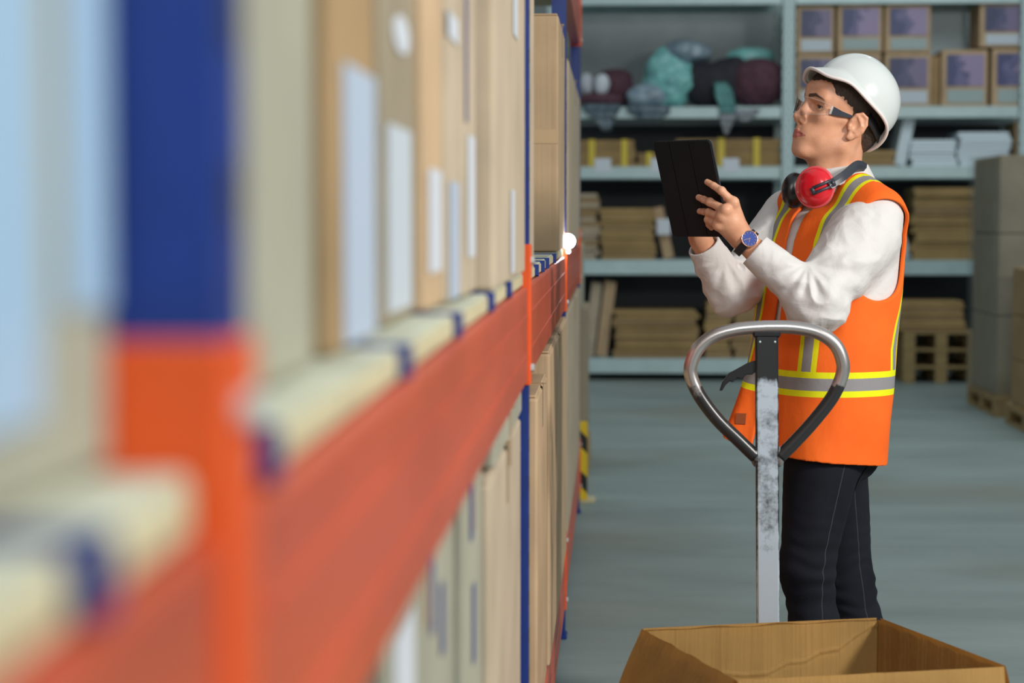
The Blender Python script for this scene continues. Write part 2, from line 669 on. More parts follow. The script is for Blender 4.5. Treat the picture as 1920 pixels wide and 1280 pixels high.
def carton(label, lo, hi, m='tan', group=None, extras=(), bulge=0.004, seed=0, name='carton', seam=True, drop=0, ex_off=0.0075):
    base = ((lo[0] + hi[0]) / 2, (lo[1] + hi[1]) / 2, lo[2])
    t = empty(name, base, label, 'box', group)
    bm = bm_new(); soft_box(bm, lo, hi, bulge, seed)
    obj('body', bm, CB[m], t, smooth=False)
    sx = (lo[0] + hi[0]) / 2
    if seam:   # lid flaps meeting on top, and sealing tape over the joint and down the front
        g = 0.004
        for a, b2 in (((lo[0] + g, lo[1] + g, hi[2] + 0.0005), (hi[0] - g, (lo[1] + hi[1]) / 2 - 0.002, hi[2] + 0.006)),
                      ((lo[0] + g, (lo[1] + hi[1]) / 2 + 0.002, hi[2] + 0.0005), (hi[0] - g, hi[1] - g, hi[2] + 0.006))):
            bm = bm_new(); box(bm, a, b2, 0.002)
            obj('flap', bm, CB[m], t)
        ym = (lo[1] + hi[1]) / 2
        bm = bm_new()
        box(bm, (lo[0] + 0.01, ym - 0.025, hi[2] + 0.0062), (hi[0] + 0.007, ym + 0.025, hi[2] + 0.0072))
        box(bm, (hi[0] + ex_off - 0.0013, ym - 0.025, hi[2] - 0.09), (hi[0] + ex_off - 0.0005, ym + 0.025, hi[2] + 0.0072))
        obj('sealing_tape', bm, M_tape, t)
    for ex in extras:
        nm, face, u0, u1, v0, v1, mm = ex
        bm = bm_new()
        e = ex_off
        if nm == 'round_sticker':
            yc = lo[1] + (u0 + u1) / 2 * (hi[1] - lo[1]); zc = lo[2] + (v0 + v1) / 2 * (hi[2] - lo[2])
            ry = (u1 - u0) / 2 * (hi[1] - lo[1]); rz = (v1 - v0) / 2 * (hi[2] - lo[2])
            tube(bm, [(hi[0] + e - 0.0008, yc, zc), (hi[0] + e, yc, zc)], 1.0, 24)
            for v in bm.verts:
                v.co.y = yc + (v.co.y - yc) * ry; v.co.z = zc + (v.co.z - zc) * rz
        elif face == '+x':
            box(bm, (hi[0] + e - 0.0006, lo[1] + u0 * (hi[1] - lo[1]), lo[2] + v0 * (hi[2] - lo[2])),
                (hi[0] + e, lo[1] + u1 * (hi[1] - lo[1]), lo[2] + v1 * (hi[2] - lo[2])))
        else:
            box(bm, (lo[0] + u0 * (hi[0] - lo[0]), lo[1] - e, lo[2] + v0 * (hi[2] - lo[2])),
                (lo[0] + u1 * (hi[0] - lo[0]), lo[1] - e + 0.001, lo[2] + v1 * (hi[2] - lo[2])))
        obj(nm, bm, mm, t)
    return t


# ================================================================== the pallet rack on the left
RX = -0.156                                   # its front plane
UPY = [y_at(440, RX) - 0.03, y_at(991, RX), y_at(1061, RX), y_at(1087, RX, 0.5)]
UW, UD = 0.044, 0.050
rack = empty('pallet_rack', (RX - 0.5, 4.0, 0), 'blue and orange pallet rack running along the left side of the aisle', 'pallet rack')


def upright(x, y):
    bm = bm_new()
    w = 0.004
    # open channel: front face with slots, two sides, return lips
    box(bm, (x - w, y, 0.012), (x, y + UD, 4.2))
    box(bm, (x - UW, y, 0.012), (x - w, y + w, 4.2))
    box(bm, (x - UW, y + UD - w, 0.012), (x - w, y + UD, 4.2))
    box(bm, (x - UW - w, y, 0.012), (x - UW, y + 0.025, 4.2))
    box(bm, (x - UW - w, y + UD - 0.025, 0.012), (x - UW, y + UD, 4.2))
    u = obj('upright', bm, M_blue, rack)
    bm = bm_new()
    for k in range(56):
        z = 0.10 + k * 0.072
        for dy in (0.02, UD - 0.02):
            box(bm, (x - 0.001, y + dy - 0.006, z), (x + 0.0006, y + dy + 0.006, z + 0.026))
    tag(obj('slots', bm, M_dark, u), kind='stuff')
    bm = bm_new()
    box(bm, (x - UW - 0.02, y - 0.02, 0.0), (x + 0.006, y + UD + 0.02, 0.012), 0.003)
    obj('base_plate', bm, M_blue, rack)


M_dark = mat('dark_recess', (0.01, 0.012, 0.02), 0.7)
for y in [-0.9] + UPY:
    if y > 0: upright(RX, y)
    else: upright(RX, y)
    upright(RX - 1.0 + UW, y)
# cross braces of each frame
for y in [-0.9] + UPY:
    bm = bm_new()
    zs = [0.3, 1.0, 1.7, 2.4, 3.1, 3.8]
    for i in range(5):
        a = (RX - UW * 0.6, y + UD / 2, zs[i]); b = (RX - 1.0 + UW * 0.6, y + UD / 2, zs[i + 1])
        if i % 2: a, b = (b[0], a[1], a[2]), (a[0], b[1], b[2])
        tube(bm, [a, b], 0.012, 6)
    obj('brace', bm, M_blue, rack)


def beam(x, ya, yb, ztop, front=True):
    """box beam with a stepped upper edge; its ends carry hooked connector plates"""
    bm = bm_new()
    h = 0.178
    box(bm, (x - 0.05, ya, ztop - h), (x - 0.001, yb, ztop - 0.002), 0.006, seg=2)
    for zz in (ztop - 0.055, ztop - 0.125):                           # pressed grooves
        box(bm, (x - 0.002, ya + 0.06, zz - 0.004), (x + 0.0015, yb - 0.06, zz + 0.004), 0.001)
    bo = obj('beam', bm, M_beam, rack)
    for y, s in ((ya, -1), (yb, 1)):
        bm = bm_new()
        zc0, zc1 = ztop - 0.184, ztop + 0.076
        y0, y1 = (y - UD * 0.55, y + 0.004) if s < 0 else (y - 0.004, y + UD * 0.55)
        box(bm, (x - 0.001, y0, zc0), (x + 0.004, y1, zc1), 0.002)
        yy = y + 0.0 if s < 0 else y
        box(bm, (x - UW - 0.006, yy - 0.0045, zc0), (x + 0.003, yy + 0.0005, zc1), 0.001)
        c = obj('beam_connector', bm, M_orange, bo)
        for z in (zc0 + 0.03, zc1 - 0.03):
            bm = bm_new()
            prism(bm, [(0.007 * math.cos(a * PI / 3), 0.007 * math.sin(a * PI / 3)) for a in range(6)], 0, 0.006,
                  Matrix.Translation((x + 0.004, y + s * 0.03, z)) @ Matrix.Rotation(PI / 2, 4, 'Y'))
            obj('bolt', bm, M_zinc, c)
    return bo


LEV = (0.28, 1.275, 2.385)
UY = [-0.9] + UPY
for i in range(len(UY) - 1):
    for z in LEV:
        beam(RX, UY[i] + UD, UY[i + 1], z)
        beam(RX - 0.95, UY[i] + UD, UY[i + 1], z)
# blue cross bars lying on the beams, deck boards between them
bars = {0: [0.02, 0.32], 1: [y_at(p, RX, 1.3) for p in (530, 775, 870, 930, 962)], 2: [y_at(p, RX, 1.3) for p in (1012, 1023, 1031, 1044)], 3: [y_at(p, RX, 1.3) for p in (1068, 1080)]}
M_clip = M_blue
for i, ys in bars.items():
    y0, y1 = UY[i] + UD + 0.01, UY[i + 1] - 0.01
    if i == 1: ys = [min(y, y1 - 0.06) for y in ys]
    if i == 0: y0, ys = -0.6, [0.0, y_at(212, RX, 1.3)]
    for z in LEV[1:2]:
        ed = [y0] + [y for y in ys if y0 < y < y1] + [y1]
        for y in ed[1:-1]:
            bm = bm_new()
            w = 0.012
            for a, b2 in (((RX - 0.92, y - w, z), (RX - 0.002, y + w, z + 0.004)),
                          ((RX - 0.92, y - w, z), (RX - 0.002, y - w + 0.004, z + 0.026)),
                          ((RX - 0.92, y + w - 0.004, z), (RX - 0.002, y + w, z + 0.026))):
                box(bm, a, b2, 0.001)
            obj('cross_bar', bm, M_blue, rack)
        for k in range(len(ed) - 1):
            a = ed[k] + (0.013 if k else 0); b2 = ed[k + 1] - (0.013 if k + 2 < len(ed) else 0)
            if b2 - a < 0.03: continue
            bm = bm_new()
            box(bm, (RX - 0.93, a, z + 0.001), (RX - 0.012, b2, z + 0.024), 0.002)
            d = obj('deck_board', bm, M_deck, rack)
            bm = bm_new()
            box(bm, (RX - 0.0118, a + 0.004, z + 0.002), (RX - 0.0100, b2 - 0.004, z + 0.020))
            obj('board_edge', bm, M_deckedge, d)
    for z in (LEV[0], LEV[2]):
        bm = bm_new()
        box(bm, (RX - 0.93, max(y0, UY[i] + UD + 0.01), z + 0.001), (RX - 0.012, y1, z + 0.02), 0.002)
        obj('deck_board', bm, M_deck, rack)
# glowing ball added on the beam in place of a lens flare spot
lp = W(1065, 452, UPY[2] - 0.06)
flare = empty('flare_spot', (lp.x, lp.y, lp.z - 0.03), 'small glowing white ball added as a lens flare spot on the rack beam beside the tall carton', 'flare')
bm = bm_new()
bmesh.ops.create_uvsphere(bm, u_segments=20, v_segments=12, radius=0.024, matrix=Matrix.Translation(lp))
me_, nt_, b_ = new_mat('flare_glow')
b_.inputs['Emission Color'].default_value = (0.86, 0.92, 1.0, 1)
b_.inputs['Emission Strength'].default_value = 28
obj('flare_ball', bm, me_, flare, smooth=True)
bm = bm_new()
tube(bm, [lp + Vector((-0.02, 0.012, 0)), lp + Vector((-0.05, 0.02, 0))], 0.012, 12)
box(bm, (lp.x - 0.062, lp.y + 0.008, lp.z - 0.05), (lp.x - 0.05, lp.y + 0.032, lp.z + 0.02), 0.002)
obj('clip', bm, M_zinc, flare)  # mount added to hold the flare ball
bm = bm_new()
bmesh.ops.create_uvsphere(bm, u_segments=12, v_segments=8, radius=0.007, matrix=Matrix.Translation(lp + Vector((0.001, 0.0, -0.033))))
obj('flare_dot', bm, me_, flare, smooth=True)  # smaller glowing dot added for the flare's second spot

# yellow and black foot guard at the last upright
g = W(1097, 958, 0)  # direction only
gy = UPY[3] + 0.35
gx = RX + 0.05
guard = empty('post_guard', (gx, gy, 0), 'yellow and black steel guard on the floor at the far end of the rack', 'post guard')
bm = bm_new()
box(bm, (gx - 0.14, gy, 0.012), (gx - 0.02, gy + 0.012, 0.40), 0.003)
box(bm, (gx - 0.03, gy, 0.012), (gx - 0.018, gy + 0.12, 0.40), 0.003)
m_, nt_, b_ = new_mat('hazard_stripes')
tc_ = nt_.nodes.new('ShaderNodeTexCoord'); wv_ = nt_.nodes.new('ShaderNodeTexWave'); rp_ = nt_.nodes.new('ShaderNodeValToRGB')
wv_.bands_direction = 'DIAGONAL'; wv_.inputs['Scale'].default_value = 3.2
nt_.links.new(tc_.outputs['Object'], wv_.inputs[0]); nt_.links.new(wv_.outputs[0], rp_.inputs[0])
rp_.color_ramp.interpolation = 'CONSTANT'
rp_.color_ramp.elements[0].color = (0.01, 0.01, 0.01, 1); rp_.color_ramp.elements[1].position = 0.35; rp_.color_ramp.elements[1].color = (0.75, 0.5, 0.01, 1)
nt_.links.new(rp_.outputs[0], b_.inputs['Base Color'])
obj('guard_plate', bm, m_, guard)
bm = bm_new(); box(bm, (gx - 0.16, gy - 0.02, 0.0), (gx + 0.02, gy + 0.14, 0.012), 0.002)
obj('foot', bm, M_deckedge, guard)

# ------------------------------------------------------------------ cartons on the rack
M_film = mat('pale_blue_film', (0.34, 0.50, 0.66), 0.4)
M_lab2 = mat('grey_blue_label', (0.42, 0.50, 0.62), 0.5)
M_strip = mat('grey_strip_label', (0.50, 0.56, 0.62), 0.5)
ZD = 1.301


LAST = {0: -9.0, 1: -9.0}


def rack_box(label, p0, p1, X, m, z0=ZD, z1=2.14, ex=(), depth=0.78, seed=0, y0=None, y1=None, seam=True):
    a = y_at(p0, X, 1.4) if y0 is None else y0
    b = y_at(p1, X, 1.4) if y1 is None else y1
    lv = 0 if z0 > 1.2 else (1 if z0 < 0.5 else 2)
    if lv < 2:
        a = max(a, LAST[lv] + 0.012)
        LAST[lv] = b
    return carton(label, (X - depth, a, z0), (X, b, z1), m, 'cartons standing on the blue and orange rack', ex, seed=seed, seam=seam, bulge=0.0012, ex_off=0.0022)


L, S = 'paper_label', 'paper_label'
rack_box('blurred greyish carton with pale blue film strips, nearest on the rack deck', 0, 0, -0.20, 'grey', y0=0.28, y1=0.775,
         ex=[('film_strip', '+x', 0.64, 0.80, 0.035, 1.0, M_film), ('film_strip', '+x', 0.86, 0.985, 0.077, 1.0, M_film), ('film_strip', '+x', 0.2, 0.55, 0.0, 0.9, M_film)], seed=1)
rack_box('blurred pale carton on the rack deck just right of the first blue post', 0, 588, -0.20, 'grey', y0=UPY[0] + UD + 0.01, ex=[], seed=2)
rack_box('blurred brown carton with one tall grey blue label on the upper deck', 622, 704, -0.20, 'brown', ex=[(L, '+x', 0.20, 0.94, 0.005, 0.255, M_lab2)], seed=3)
rack_box('carton with grey label and a round white sticker near its top', 720, 778, -0.205, 'dim',
         ex=[(L, '+x', 0.05, 0.80, 0.014, 0.22, M_strip), ('round_sticker', '+x', 0.25, 0.75, 0.305, 0.348, M_white_paper)], seed=4)
rack_box('tan carton with a long narrow white label, behind the round-stickered carton', 796, 829, -0.195, 'tan', ex=[(L, '+x', 0.1, 0.85, 0.048, 0.18, M_white_paper)], seed=5)
rack_box('pale carton with a narrow label and small square sticker high up', 831, 860, -0.19, 'pale',
         ex=[(L, '+x', 0.08, 0.9, 0.005, 0.168, M_lab2), ('square_sticker', '+x', 0.0, 0.85, 0.365, 0.40, M_white_paper)], seed=6)
rack_box('pale carton with ink marks and a white label beside the wide brown one', 862, 892, -0.185, 'pale',
         ex=[(L, '+x', 0.25, 0.8, 0.058, 0.243, M_white_paper), ('ink_marks', '+x', 0.1, 0.22, 0.26, 0.50, M_ink)], seed=7)
rack_box('tall tan carton filling the last space before the second blue post', 923, 984, -0.160, 'pale',
         ex=[('label_strip', '+x', 0.44, 0.56, 0.015, 0.17, M_white_paper), ('label_strip', '+x', 0.52, 0.66, 0.464, 0.60, M_white_paper)], seed=8)
rack_box('pale carton flush with the rack front just past the second blue post', 0, 1001, -0.159, 'pale', y0=UPY[1] + UD + 0.012, ex=[], seed=9)
t = rack_box('tall brown taped carton jutting out beside the glowing flare', 1047, 1064, -0.160, 'tan', z1=1.985,
             y1=UPY[2] - 0.02, ex=[('packing_tape', '-y', 0.0, 1.0, 0.46, 0.52, M_tape)], seed=10)
rack_box('tall carton with its top below the orange beam, past the third blue post', 1070, 1088, -0.157, 'pale', y0=UPY[2] + UD + 0.4, y1=UPY[3] - 0.03, z1=1.95, ex=[], seed=11)
# below the middle beam
ZL = LEV[0] + 0.021
rack_box('pale carton with a white label on the lower deck, nearest to the viewer', 722, 850, -0.185, 'grey', z0=ZL, z1=1.085,
         ex=[(L, '+x', 0.06, 0.30, 0.80, 0.945, M_white_paper), ('ink_marks', '+x', 0.55, 0.60, 0.86, 0.97, M_ink), ('ink_marks', '+x', 0.72, 0.77, 0.80, 0.90, M_ink)], seed=12)
rack_box('narrow carton with a column of ink marks on the lower deck', 868, 903, -0.180, 'grey', z0=ZL, z1=1.085,
         ex=[('ink_marks', '+x', 0.40, 0.52, 0.67, 0.80, M_ink), ('ink_marks', '+x', 0.30, 0.42, 0.88, 0.98, M_ink)], seed=13)
rack_box('pale carton under another one beside the second blue post', 906, 952, -0.170, 'pale', z0=ZL, z1=1.03, y1=UPY[1] - 0.012, seed=14)
rack_box('small carton stacked highest on the lower deck beside the second blue post', 906, 952, -0.168, 'grey', z0=1.041, z1=1.084, y0=2.80, y1=UPY[1] - 0.014, seed=15)
rack_box('tan carton standing just past the second blue post below the beam', 1002, 1026, -0.158, 'tan', z0=ZL, z1=1.02, y0=UPY[1] + UD + 0.45, seed=16)
rack_box('tall narrow carton with torn tape on the lower deck near the third post', 1032, 1045, -0.152, 'tan', z0=ZL, z1=1.07, y1=UPY[2] - 0.03, seed=17)
rack_box('carton on the lower deck between the third and the last blue post', 1070, 1084, -0.155, 'pale', z0=ZL, z1=1.07, y0=UPY[2] + UD + 0.1, y1=UPY[3] - 0.05, seed=18)
# crumpled film on the crate top
def film(label, c, r, seed, m, nz=0.25, fl=9.0):
    f = lambda P: d_ell(P, c, r) + vnoise(P + seed, fl / max(r) * 0.5) * min(r) * nz + vnoise(P + seed, fl / max(r) * 1.2) * min(r) * nz * 0.4
    lo = [a - b * 1.4 for a, b in zip(c, r)]; hi = [a + b * 1.4 for a, b in zip(c, r)]
    return sdf_mesh('plastic_wrap', f, lo, hi, max(max(r) / 26, 0.004), m, None)


M_wrap = mat('crumpled_clear_film', (0.72, 0.78, 0.80), 0.2, trans=0.5, spec=0.6)
o = film('', (RX - 0.05, y_at(1047, RX - 0.03), 1.085), (0.05, 0.16, 0.03), 3.0, M_wrap)
tag(o, 'crumpled clear plastic wrap lying on the carton below the beam', 'plastic wrap')
# loads past the end of the rack

# ================================================================== steel shelving across the back
YB = 17.0
XS = lambda px: W(px, 408, YB).x
ZS = lambda py, px=1300: W(px, py, YB).z
shelv = empty('steel_shelving', (XS(1476), YB + 0.4, 0), 'wide grey steel shelving unit standing across the back of the hall', 'shelving')
XU = [XS(1476) - 2.0, XS(1476), XS(1476) + 2.0]


def perforated():
    m, nt, b = new_mat('perforated_zinc_post')
    b.inputs['Roughness'].default_value = 0.5
    tc = nt.nodes.new('ShaderNodeTexCoord')
    br = nt.nodes.new('ShaderNodeTexBrick')
    mp = nt.nodes.new('ShaderNodeMapping')
    mp.inputs['Rotation'].default_value = (PI / 2, 0, 0)
    nt.links.new(tc.outputs['Object'], mp.inputs[0])
    nt.links.new(mp.outputs[0], br.inputs['Vector'])
    br.inputs['Color1'].default_value = (0.12, 0.17, 0.18, 1)
    br.inputs['Color2'].default_value = (0.20, 0.26, 0.28, 1)
    br.inputs['Mortar'].default_value = (0.50, 0.63, 0.64, 1)
    br.inputs['Scale'].default_value = 1.0
    br.inputs['Brick Width'].default_value = 0.045
    br.inputs['Row Height'].default_value = 0.05
    br.inputs['Mortar Size'].default_value = 0.014
    nt.links.new(br.outputs[0], b.inputs['Base Color'])
    return m


M_post = perforated()
for x in XU:
    for y in (YB - 0.02, YB + 0.75):
        bm = bm_new()
        box(bm, (x - 0.055, y, 0.01), (x + 0.055, y + 0.004, 4.1))
        box(bm, (x - 0.055, y, 0.01), (x - 0.051, y + 0.05, 4.1))
        box(bm, (x + 0.051, y, 0.01), (x + 0.055, y + 0.05, 4.1))
        p = obj('upright', bm, M_post, shelv)
        bm = bm_new(); box(bm, (x - 0.07, y - 0.02, 0), (x + 0.07, y + 0.06, 0.012))
        obj('foot', bm, M_zinc, p)
SH = [(ZS(672), ZS(700)), (ZS(487), ZS(515)), (ZS(312), ZS(335)), (ZS(200), ZS(222)), (ZS(-14), ZS(9))]
for bay in range(2):
    for k, (zt, zb) in enumerate(SH):
        if bay == 1 and k == 0: continue            # stock stands on the floor there
        x0, x1 = XU[bay] + 0.057, XU[bay + 1] - 0.057
        bm = bm_new()
        box(bm, (x0, YB, zb), (x1, YB + 0.03, zt - 0.004), 0.004)
        box(bm, (x0, YB + 0.72, zb), (x1, YB + 0.75, zt - 0.004), 0.004)
        box(bm, (x0, YB + 0.001, zt - 0.004), (x1, YB + 0.75, zt))
        s = obj('shelf', bm, M_zinc, shelv)
        if k in (1, 2):
            for q in range(3):
                lx = x0 + (0.42 + q * 0.55)
                if bay == 1 and q == 2: continue
                if k == 2 and bay == 0:
                    lx = (XS(1130), XS(1235), XS(1370))[q]
                    if lx < x0: continue
                    bm = bm_new(); box(bm, (lx - 0.07, YB - 0.004, zt - 0.05), (lx + 0.07, YB - 0.001, zt + 0.07))
                    obj('price_card', bm, M_white_paper, s)
# pale panel seen between the printed cartons
bm = bm_new(); box(bm, (XS(1742), YB + 0.70, SH[3][0] + 0.002), (XS(1834), YB + 0.715, SH[3][0] + 0.95), 0.003)
tag(obj('backing_board', bm, mat('pale_blue_panel', (0.55, 0.68, 0.74), 0.5)), 'pale blue grey panel standing upright behind the printed cartons on the top right shelf', 'board')


ORD = ['bottom', 'second', 'third', 'fourth', 'fifth', 'sixth', 'seventh', 'eighth', 'ninth', 'tenth', 'eleventh', 'twelfth', 'thirteenth', 'fourteenth', 'fifteenth', 'sixteenth']


def nth(k, n):
    """place in a pile, named from its nearer end"""
    if k == 0: return 'bottom'
    if k == n - 1: return 'top'
    if k < n / 2: return ORD[k] + ' from bottom'
    return ORD[n - 1 - k] + ' from top'


def flat_stack(label, group, px0, px1, py_top, zbase, n, m='flat', dy0=0.03, depth=0.55, strap=False, name='flat_carton', cat='cardboard', jit=0.02, mm=None):
    x0, x1 = XS(px0), XS(px1)
    ztop = ZS(py_top)
    h = (ztop - zbase) / n
    rnd = random.Random(int(px0 * 3 + py_top))
    for k in range(n):
        a = rnd.uniform(-jit, jit); b2 = rnd.uniform(-jit, jit)
        z = zbase + 0.001 + k * h
        bm = bm_new()
        # a folded-flat carton: two slightly parted leaves joined by a creased edge
        t = h - 0.003
        box(bm, (x0 + a, YB + dy0 + b2 * 0.5, z), (x1 + a, YB + dy0 + depth, z + t * 0.44), 0.003)
        box(bm, (x0 + a + 0.006, YB + dy0 + b2 * 0.5 + 0.004, z + t * 0.5), (x1 + a - 0.006, YB + dy0 + depth, z + t), 0.003)
        box(bm, (x0 + a + 0.01, YB + dy0 + b2 * 0.5 + 0.02, z + t * 0.40), (x1 + a - 0.01, YB + dy0 + depth - 0.02, z + t * 0.55))
        o = obj(name, bm, mm or CB[m if rnd.random() > 0.25 else 'brown'])
        tag(o, nth(k, n) + ', ' + label, cat, group)
    if strap:
        for si, fx in enumerate(strap):
            xx = x0 + (x1 - x0) * fx
            bm = bm_new()
            w = 0.028
            box(bm, (xx - w, YB + dy0 - 0.017, zbase + 0.001), (xx + w, YB + dy0 - 0.012, ztop + 0.006))
            box(bm, (xx - w, YB + dy0 - 0.017, ztop + 0.001), (xx + w, YB + dy0 + depth + 0.012, ztop + 0.006))
            box(bm, (xx - w, YB + dy0 + depth + 0.007, zbase + 0.001), (xx + w, YB + dy0 + depth + 0.012, ztop + 0.006))
            tag(obj('packing_strap', bm, M_strap), ('left ' if si == 0 and len(strap) > 1 else 'right ' if len(strap) > 1 else '') + 'yellow strap around the ' + group, 'strap', 'yellow straps on the flat bundles')


M_strap = mat('yellow_strap', (0.62, 0.46, 0.04), 0.5)
# bay left, second shelf from top
flat_stack('flattened carton of the left strapped bundle under the sacks', 'left strapped bundle', 1060, 1190, 262, SH[2][0], 7, strap=(0.38, 0.85))
flat_stack('flattened carton in the low bundle beside the tablet top', 'low bundle behind tablet', 1194, 1240, 286, SH[2][0], 4, strap=(0.5,))
flat_stack('flattened carton, wide strapped bundle right of the tablet', 'wide strapped bundle', 1262, 1462, 260, SH[2][0], 8, strap=(0.45, 0.78))
# third shelf
flat_stack('flattened carton, tall stack behind the glowing flare', 'stack behind lamp', 1060, 1122, 362, SH[1][0], 14, m='pale')
flat_stack('flattened carton, wide stack between flare and tablet', 'stack between lamp and tablet', 1126, 1228, 390, SH[1][0], 12)
# lowest shelf
flat_stack('flattened carton, lowest shelf stack left of truck handle', 'stack on lowest shelf', 1152, 1310, 582, SH[0][0], 12)
flat_stack('flattened carton, lowest shelf stack behind the truck handle', 'stack behind handle', 1322, 1372, 566, SH[0][0], 6)
flat_stack('brown flattened carton, short pile under the worker elbow', 'pile under elbow', 1376, 1420, 560, SH[0][0], 6, m='brown')
# right bay
flat_stack('flattened carton, tall pile right of the worker shoulder', 'pile right of worker', 1712, 1832, 352, SH[1][0], 16, jit=0.03)
flat_stack('flattened carton lying behind the hard hat on the white boards shelf', 'pile behind hard hat', 1600, 1680, 282, SH[2][0], 3)
M_board = mat('white_board', (0.66, 0.76, 0.82), 0.5)
flat_stack('white board, left white pile right of the hard hat', 'left white boards', 1706, 1792, 262, SH[2][0], 4, name='white_board', cat='board', mm=M_board)
flat_stack('white board, taller right white pile right of the hat', 'right white boards', 1797, 1895, 248, SH[2][0], 6, name='white_board', cat='board', mm=M_board)


def leaning(label, pxb, pxt, pyt, zbase, w, th, m, name='leaning_board', cat='board', y=YB + 0.12, group=None):
    """board on edge leaning sideways"""
    xb, xt = XS(pxb), XS(pxt)
    z1 = ZS(pyt)
    ang = math.atan2(xt - xb, z1 - zbase)
    Ln = math.hypot(xt - xb, z1 - zbase)
    M = Matrix.Translation((xb, y, zbase + abs(math.sin(ang)) * th / 2 + 0.001)) @ Matrix.Rotation(ang, 4, 'Y')
    bm = bm_new()
    n = 4
    for k in range(n):
        t = th / n
        box(bm, (-th / 2 + k * t, 0, 0), (-th / 2 + (k + 0.85) * t, w, Ln * (1 - 0.01 * (k % 2))), 0.002, mat=M)
    box(bm, (-th / 2 + 0.003, 0.005, 0.005), (th / 2 - 0.003, w - 0.005, Ln * 0.98), mat=M)
    return tag(obj(name, bm, m), label, cat, group)


leaning('brown board set leaning beside the stack left of the tablet', 1256, 1234, 390, SH[1][0], 0.4, 0.09, CB['tan'], 'leaning_carton', 'cardboard')
bm = bm_new(); box(bm, (XS(1232), YB + 0.06, ZS(440)), (XS(1258), YB + 0.065, ZS(410)))
tag(obj('shipping_label', bm, M_white_paper), 'white square label stuck on the leaning board left of the tablet', 'label')
leaning('left of two tan flat cartons leaning on the lowest shelf', 1104, 1120, 532, SH[0][0], 0.4, 0.09, CB['pale'], 'leaning_carton', 'cardboard')
leaning('right of two tan flat cartons leaning on the lowest shelf', 1128, 1146, 530, SH[0][0], 0.4, 0.10, CB['tan'], 'leaning_carton', 'cardboard')
leaning('white board leaning at an angle behind the hard hat', 1690, 1708, 222, SH[2][0], 0.5, 0.10, M_board)
leaning('white board leaning low against the tall pile right of the worker', 1708, 1684, 400, SH[1][0], 0.5, 0.06, M_board)


def bcarton(label, px0, px1, py0, py1, zb=None, m='tan', group=None, pic=False, y=YB + 0.05, d=0.5, dark=False):
    x0, x1 = XS(px0), XS(px1)
    z1 = ZS(py0); z0 = ZS(py1) if zb is None else zb + 0.001
    ex = []
    if pic:
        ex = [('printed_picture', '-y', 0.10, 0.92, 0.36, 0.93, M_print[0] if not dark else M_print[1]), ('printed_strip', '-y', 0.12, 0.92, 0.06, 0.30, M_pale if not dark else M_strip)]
    return carton(label, (x0, y, z0), (x1, y + d, z1 - 0.009), m, group, ex, seed=int(px0), bulge=0.002)


def print_mat(name, c1, c2, c3):
    """picture printed in two fields: a dark left one and a lilac right one, both mottled"""
    m, nt, b = new_mat(name)
    tc = nt.nodes.new('ShaderNodeTexCoord')
    sx = nt.nodes.new('ShaderNodeSeparateXYZ')
    nt.links.new(tc.outputs['Generated'], sx.inputs[0])
    vo = nt.nodes.new('ShaderNodeTexNoise')
    vo.inputs['Scale'].default_value = 9
    vo.inputs['Detail'].default_value = 3
    nt.links.new(tc.outputs['Object'], vo.inputs['Vector'])
    ma = nt.nodes.new('ShaderNodeMath')
    ma.operation = 'MULTIPLY_ADD'
    ma.inputs[1].default_value = 0.9
    nt.links.new(vo.outputs[0], ma.inputs[0])
    nt.links.new(sx.outputs[0], ma.inputs[2])
    rp = nt.nodes.new('ShaderNodeValToRGB')
    rp.color_ramp.elements[0].position = 0.72
    rp.color_ramp.elements[0].color = (*c1, 1)
    rp.color_ramp.elements[1].position = 1.0
    rp.color_ramp.elements[1].color = (*c3, 1)
    e = rp.color_ramp.elements.new(0.86)
    e.color = (*c2, 1)
    e = rp.color_ramp.elements.new(0.98)
    e.color = (*c1, 1)
    nt.links.new(ma.outputs[0], rp.inputs[0])
    nt.links.new(rp.outputs[0], b.inputs['Base Color'])
    b.inputs['Roughness'].default_value = 0.4
    return m


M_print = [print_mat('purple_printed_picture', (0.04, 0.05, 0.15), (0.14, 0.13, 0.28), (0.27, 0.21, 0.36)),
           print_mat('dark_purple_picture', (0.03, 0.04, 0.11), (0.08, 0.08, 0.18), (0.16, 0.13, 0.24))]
M_pale = mat('pale_printed_strip', (0.32, 0.40, 0.40), 0.5)
zt = SH[3][0]
G = 'cartons with purple printed pictures'
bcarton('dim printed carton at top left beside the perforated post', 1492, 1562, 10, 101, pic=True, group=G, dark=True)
bcarton('printed carton second from the perforated post in the upper row', 1568, 1652, 8, 99, pic=True, group=G)
bcarton('printed carton third from the perforated post in the upper row', 1657, 1742, 8, 99, pic=True, group=G)
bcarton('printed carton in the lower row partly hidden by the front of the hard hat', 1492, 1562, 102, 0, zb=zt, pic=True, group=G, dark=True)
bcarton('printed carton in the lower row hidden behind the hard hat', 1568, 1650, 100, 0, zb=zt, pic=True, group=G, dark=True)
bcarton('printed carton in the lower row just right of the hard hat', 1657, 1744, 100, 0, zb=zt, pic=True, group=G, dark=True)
bcarton('brown bare carton end between the printed cartons on the top shelf', 1746, 1762, 104, 0, zb=zt, m='brown', group=None, y=YB + 0.1)
bcarton('bright printed carton standing alone under the pale panel', 1764, 1850, 94, 0, zb=zt, pic=True, group=G)
bcarton('bright printed carton at the right edge of the lower row', 1858, 1945, 92, 0, zb=zt, pic=True, group=G)
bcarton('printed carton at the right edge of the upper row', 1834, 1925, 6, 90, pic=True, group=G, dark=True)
bcarton('brown carton at the right end of the white boards shelf', 1903, 1950, 228, 0, zb=SH[2][0], m='brown')
bcarton('tall carton on the lowest shelf behind the loop of the truck handle', 1424, 1466, 570, 0, zb=SH[0][0], m='dim')
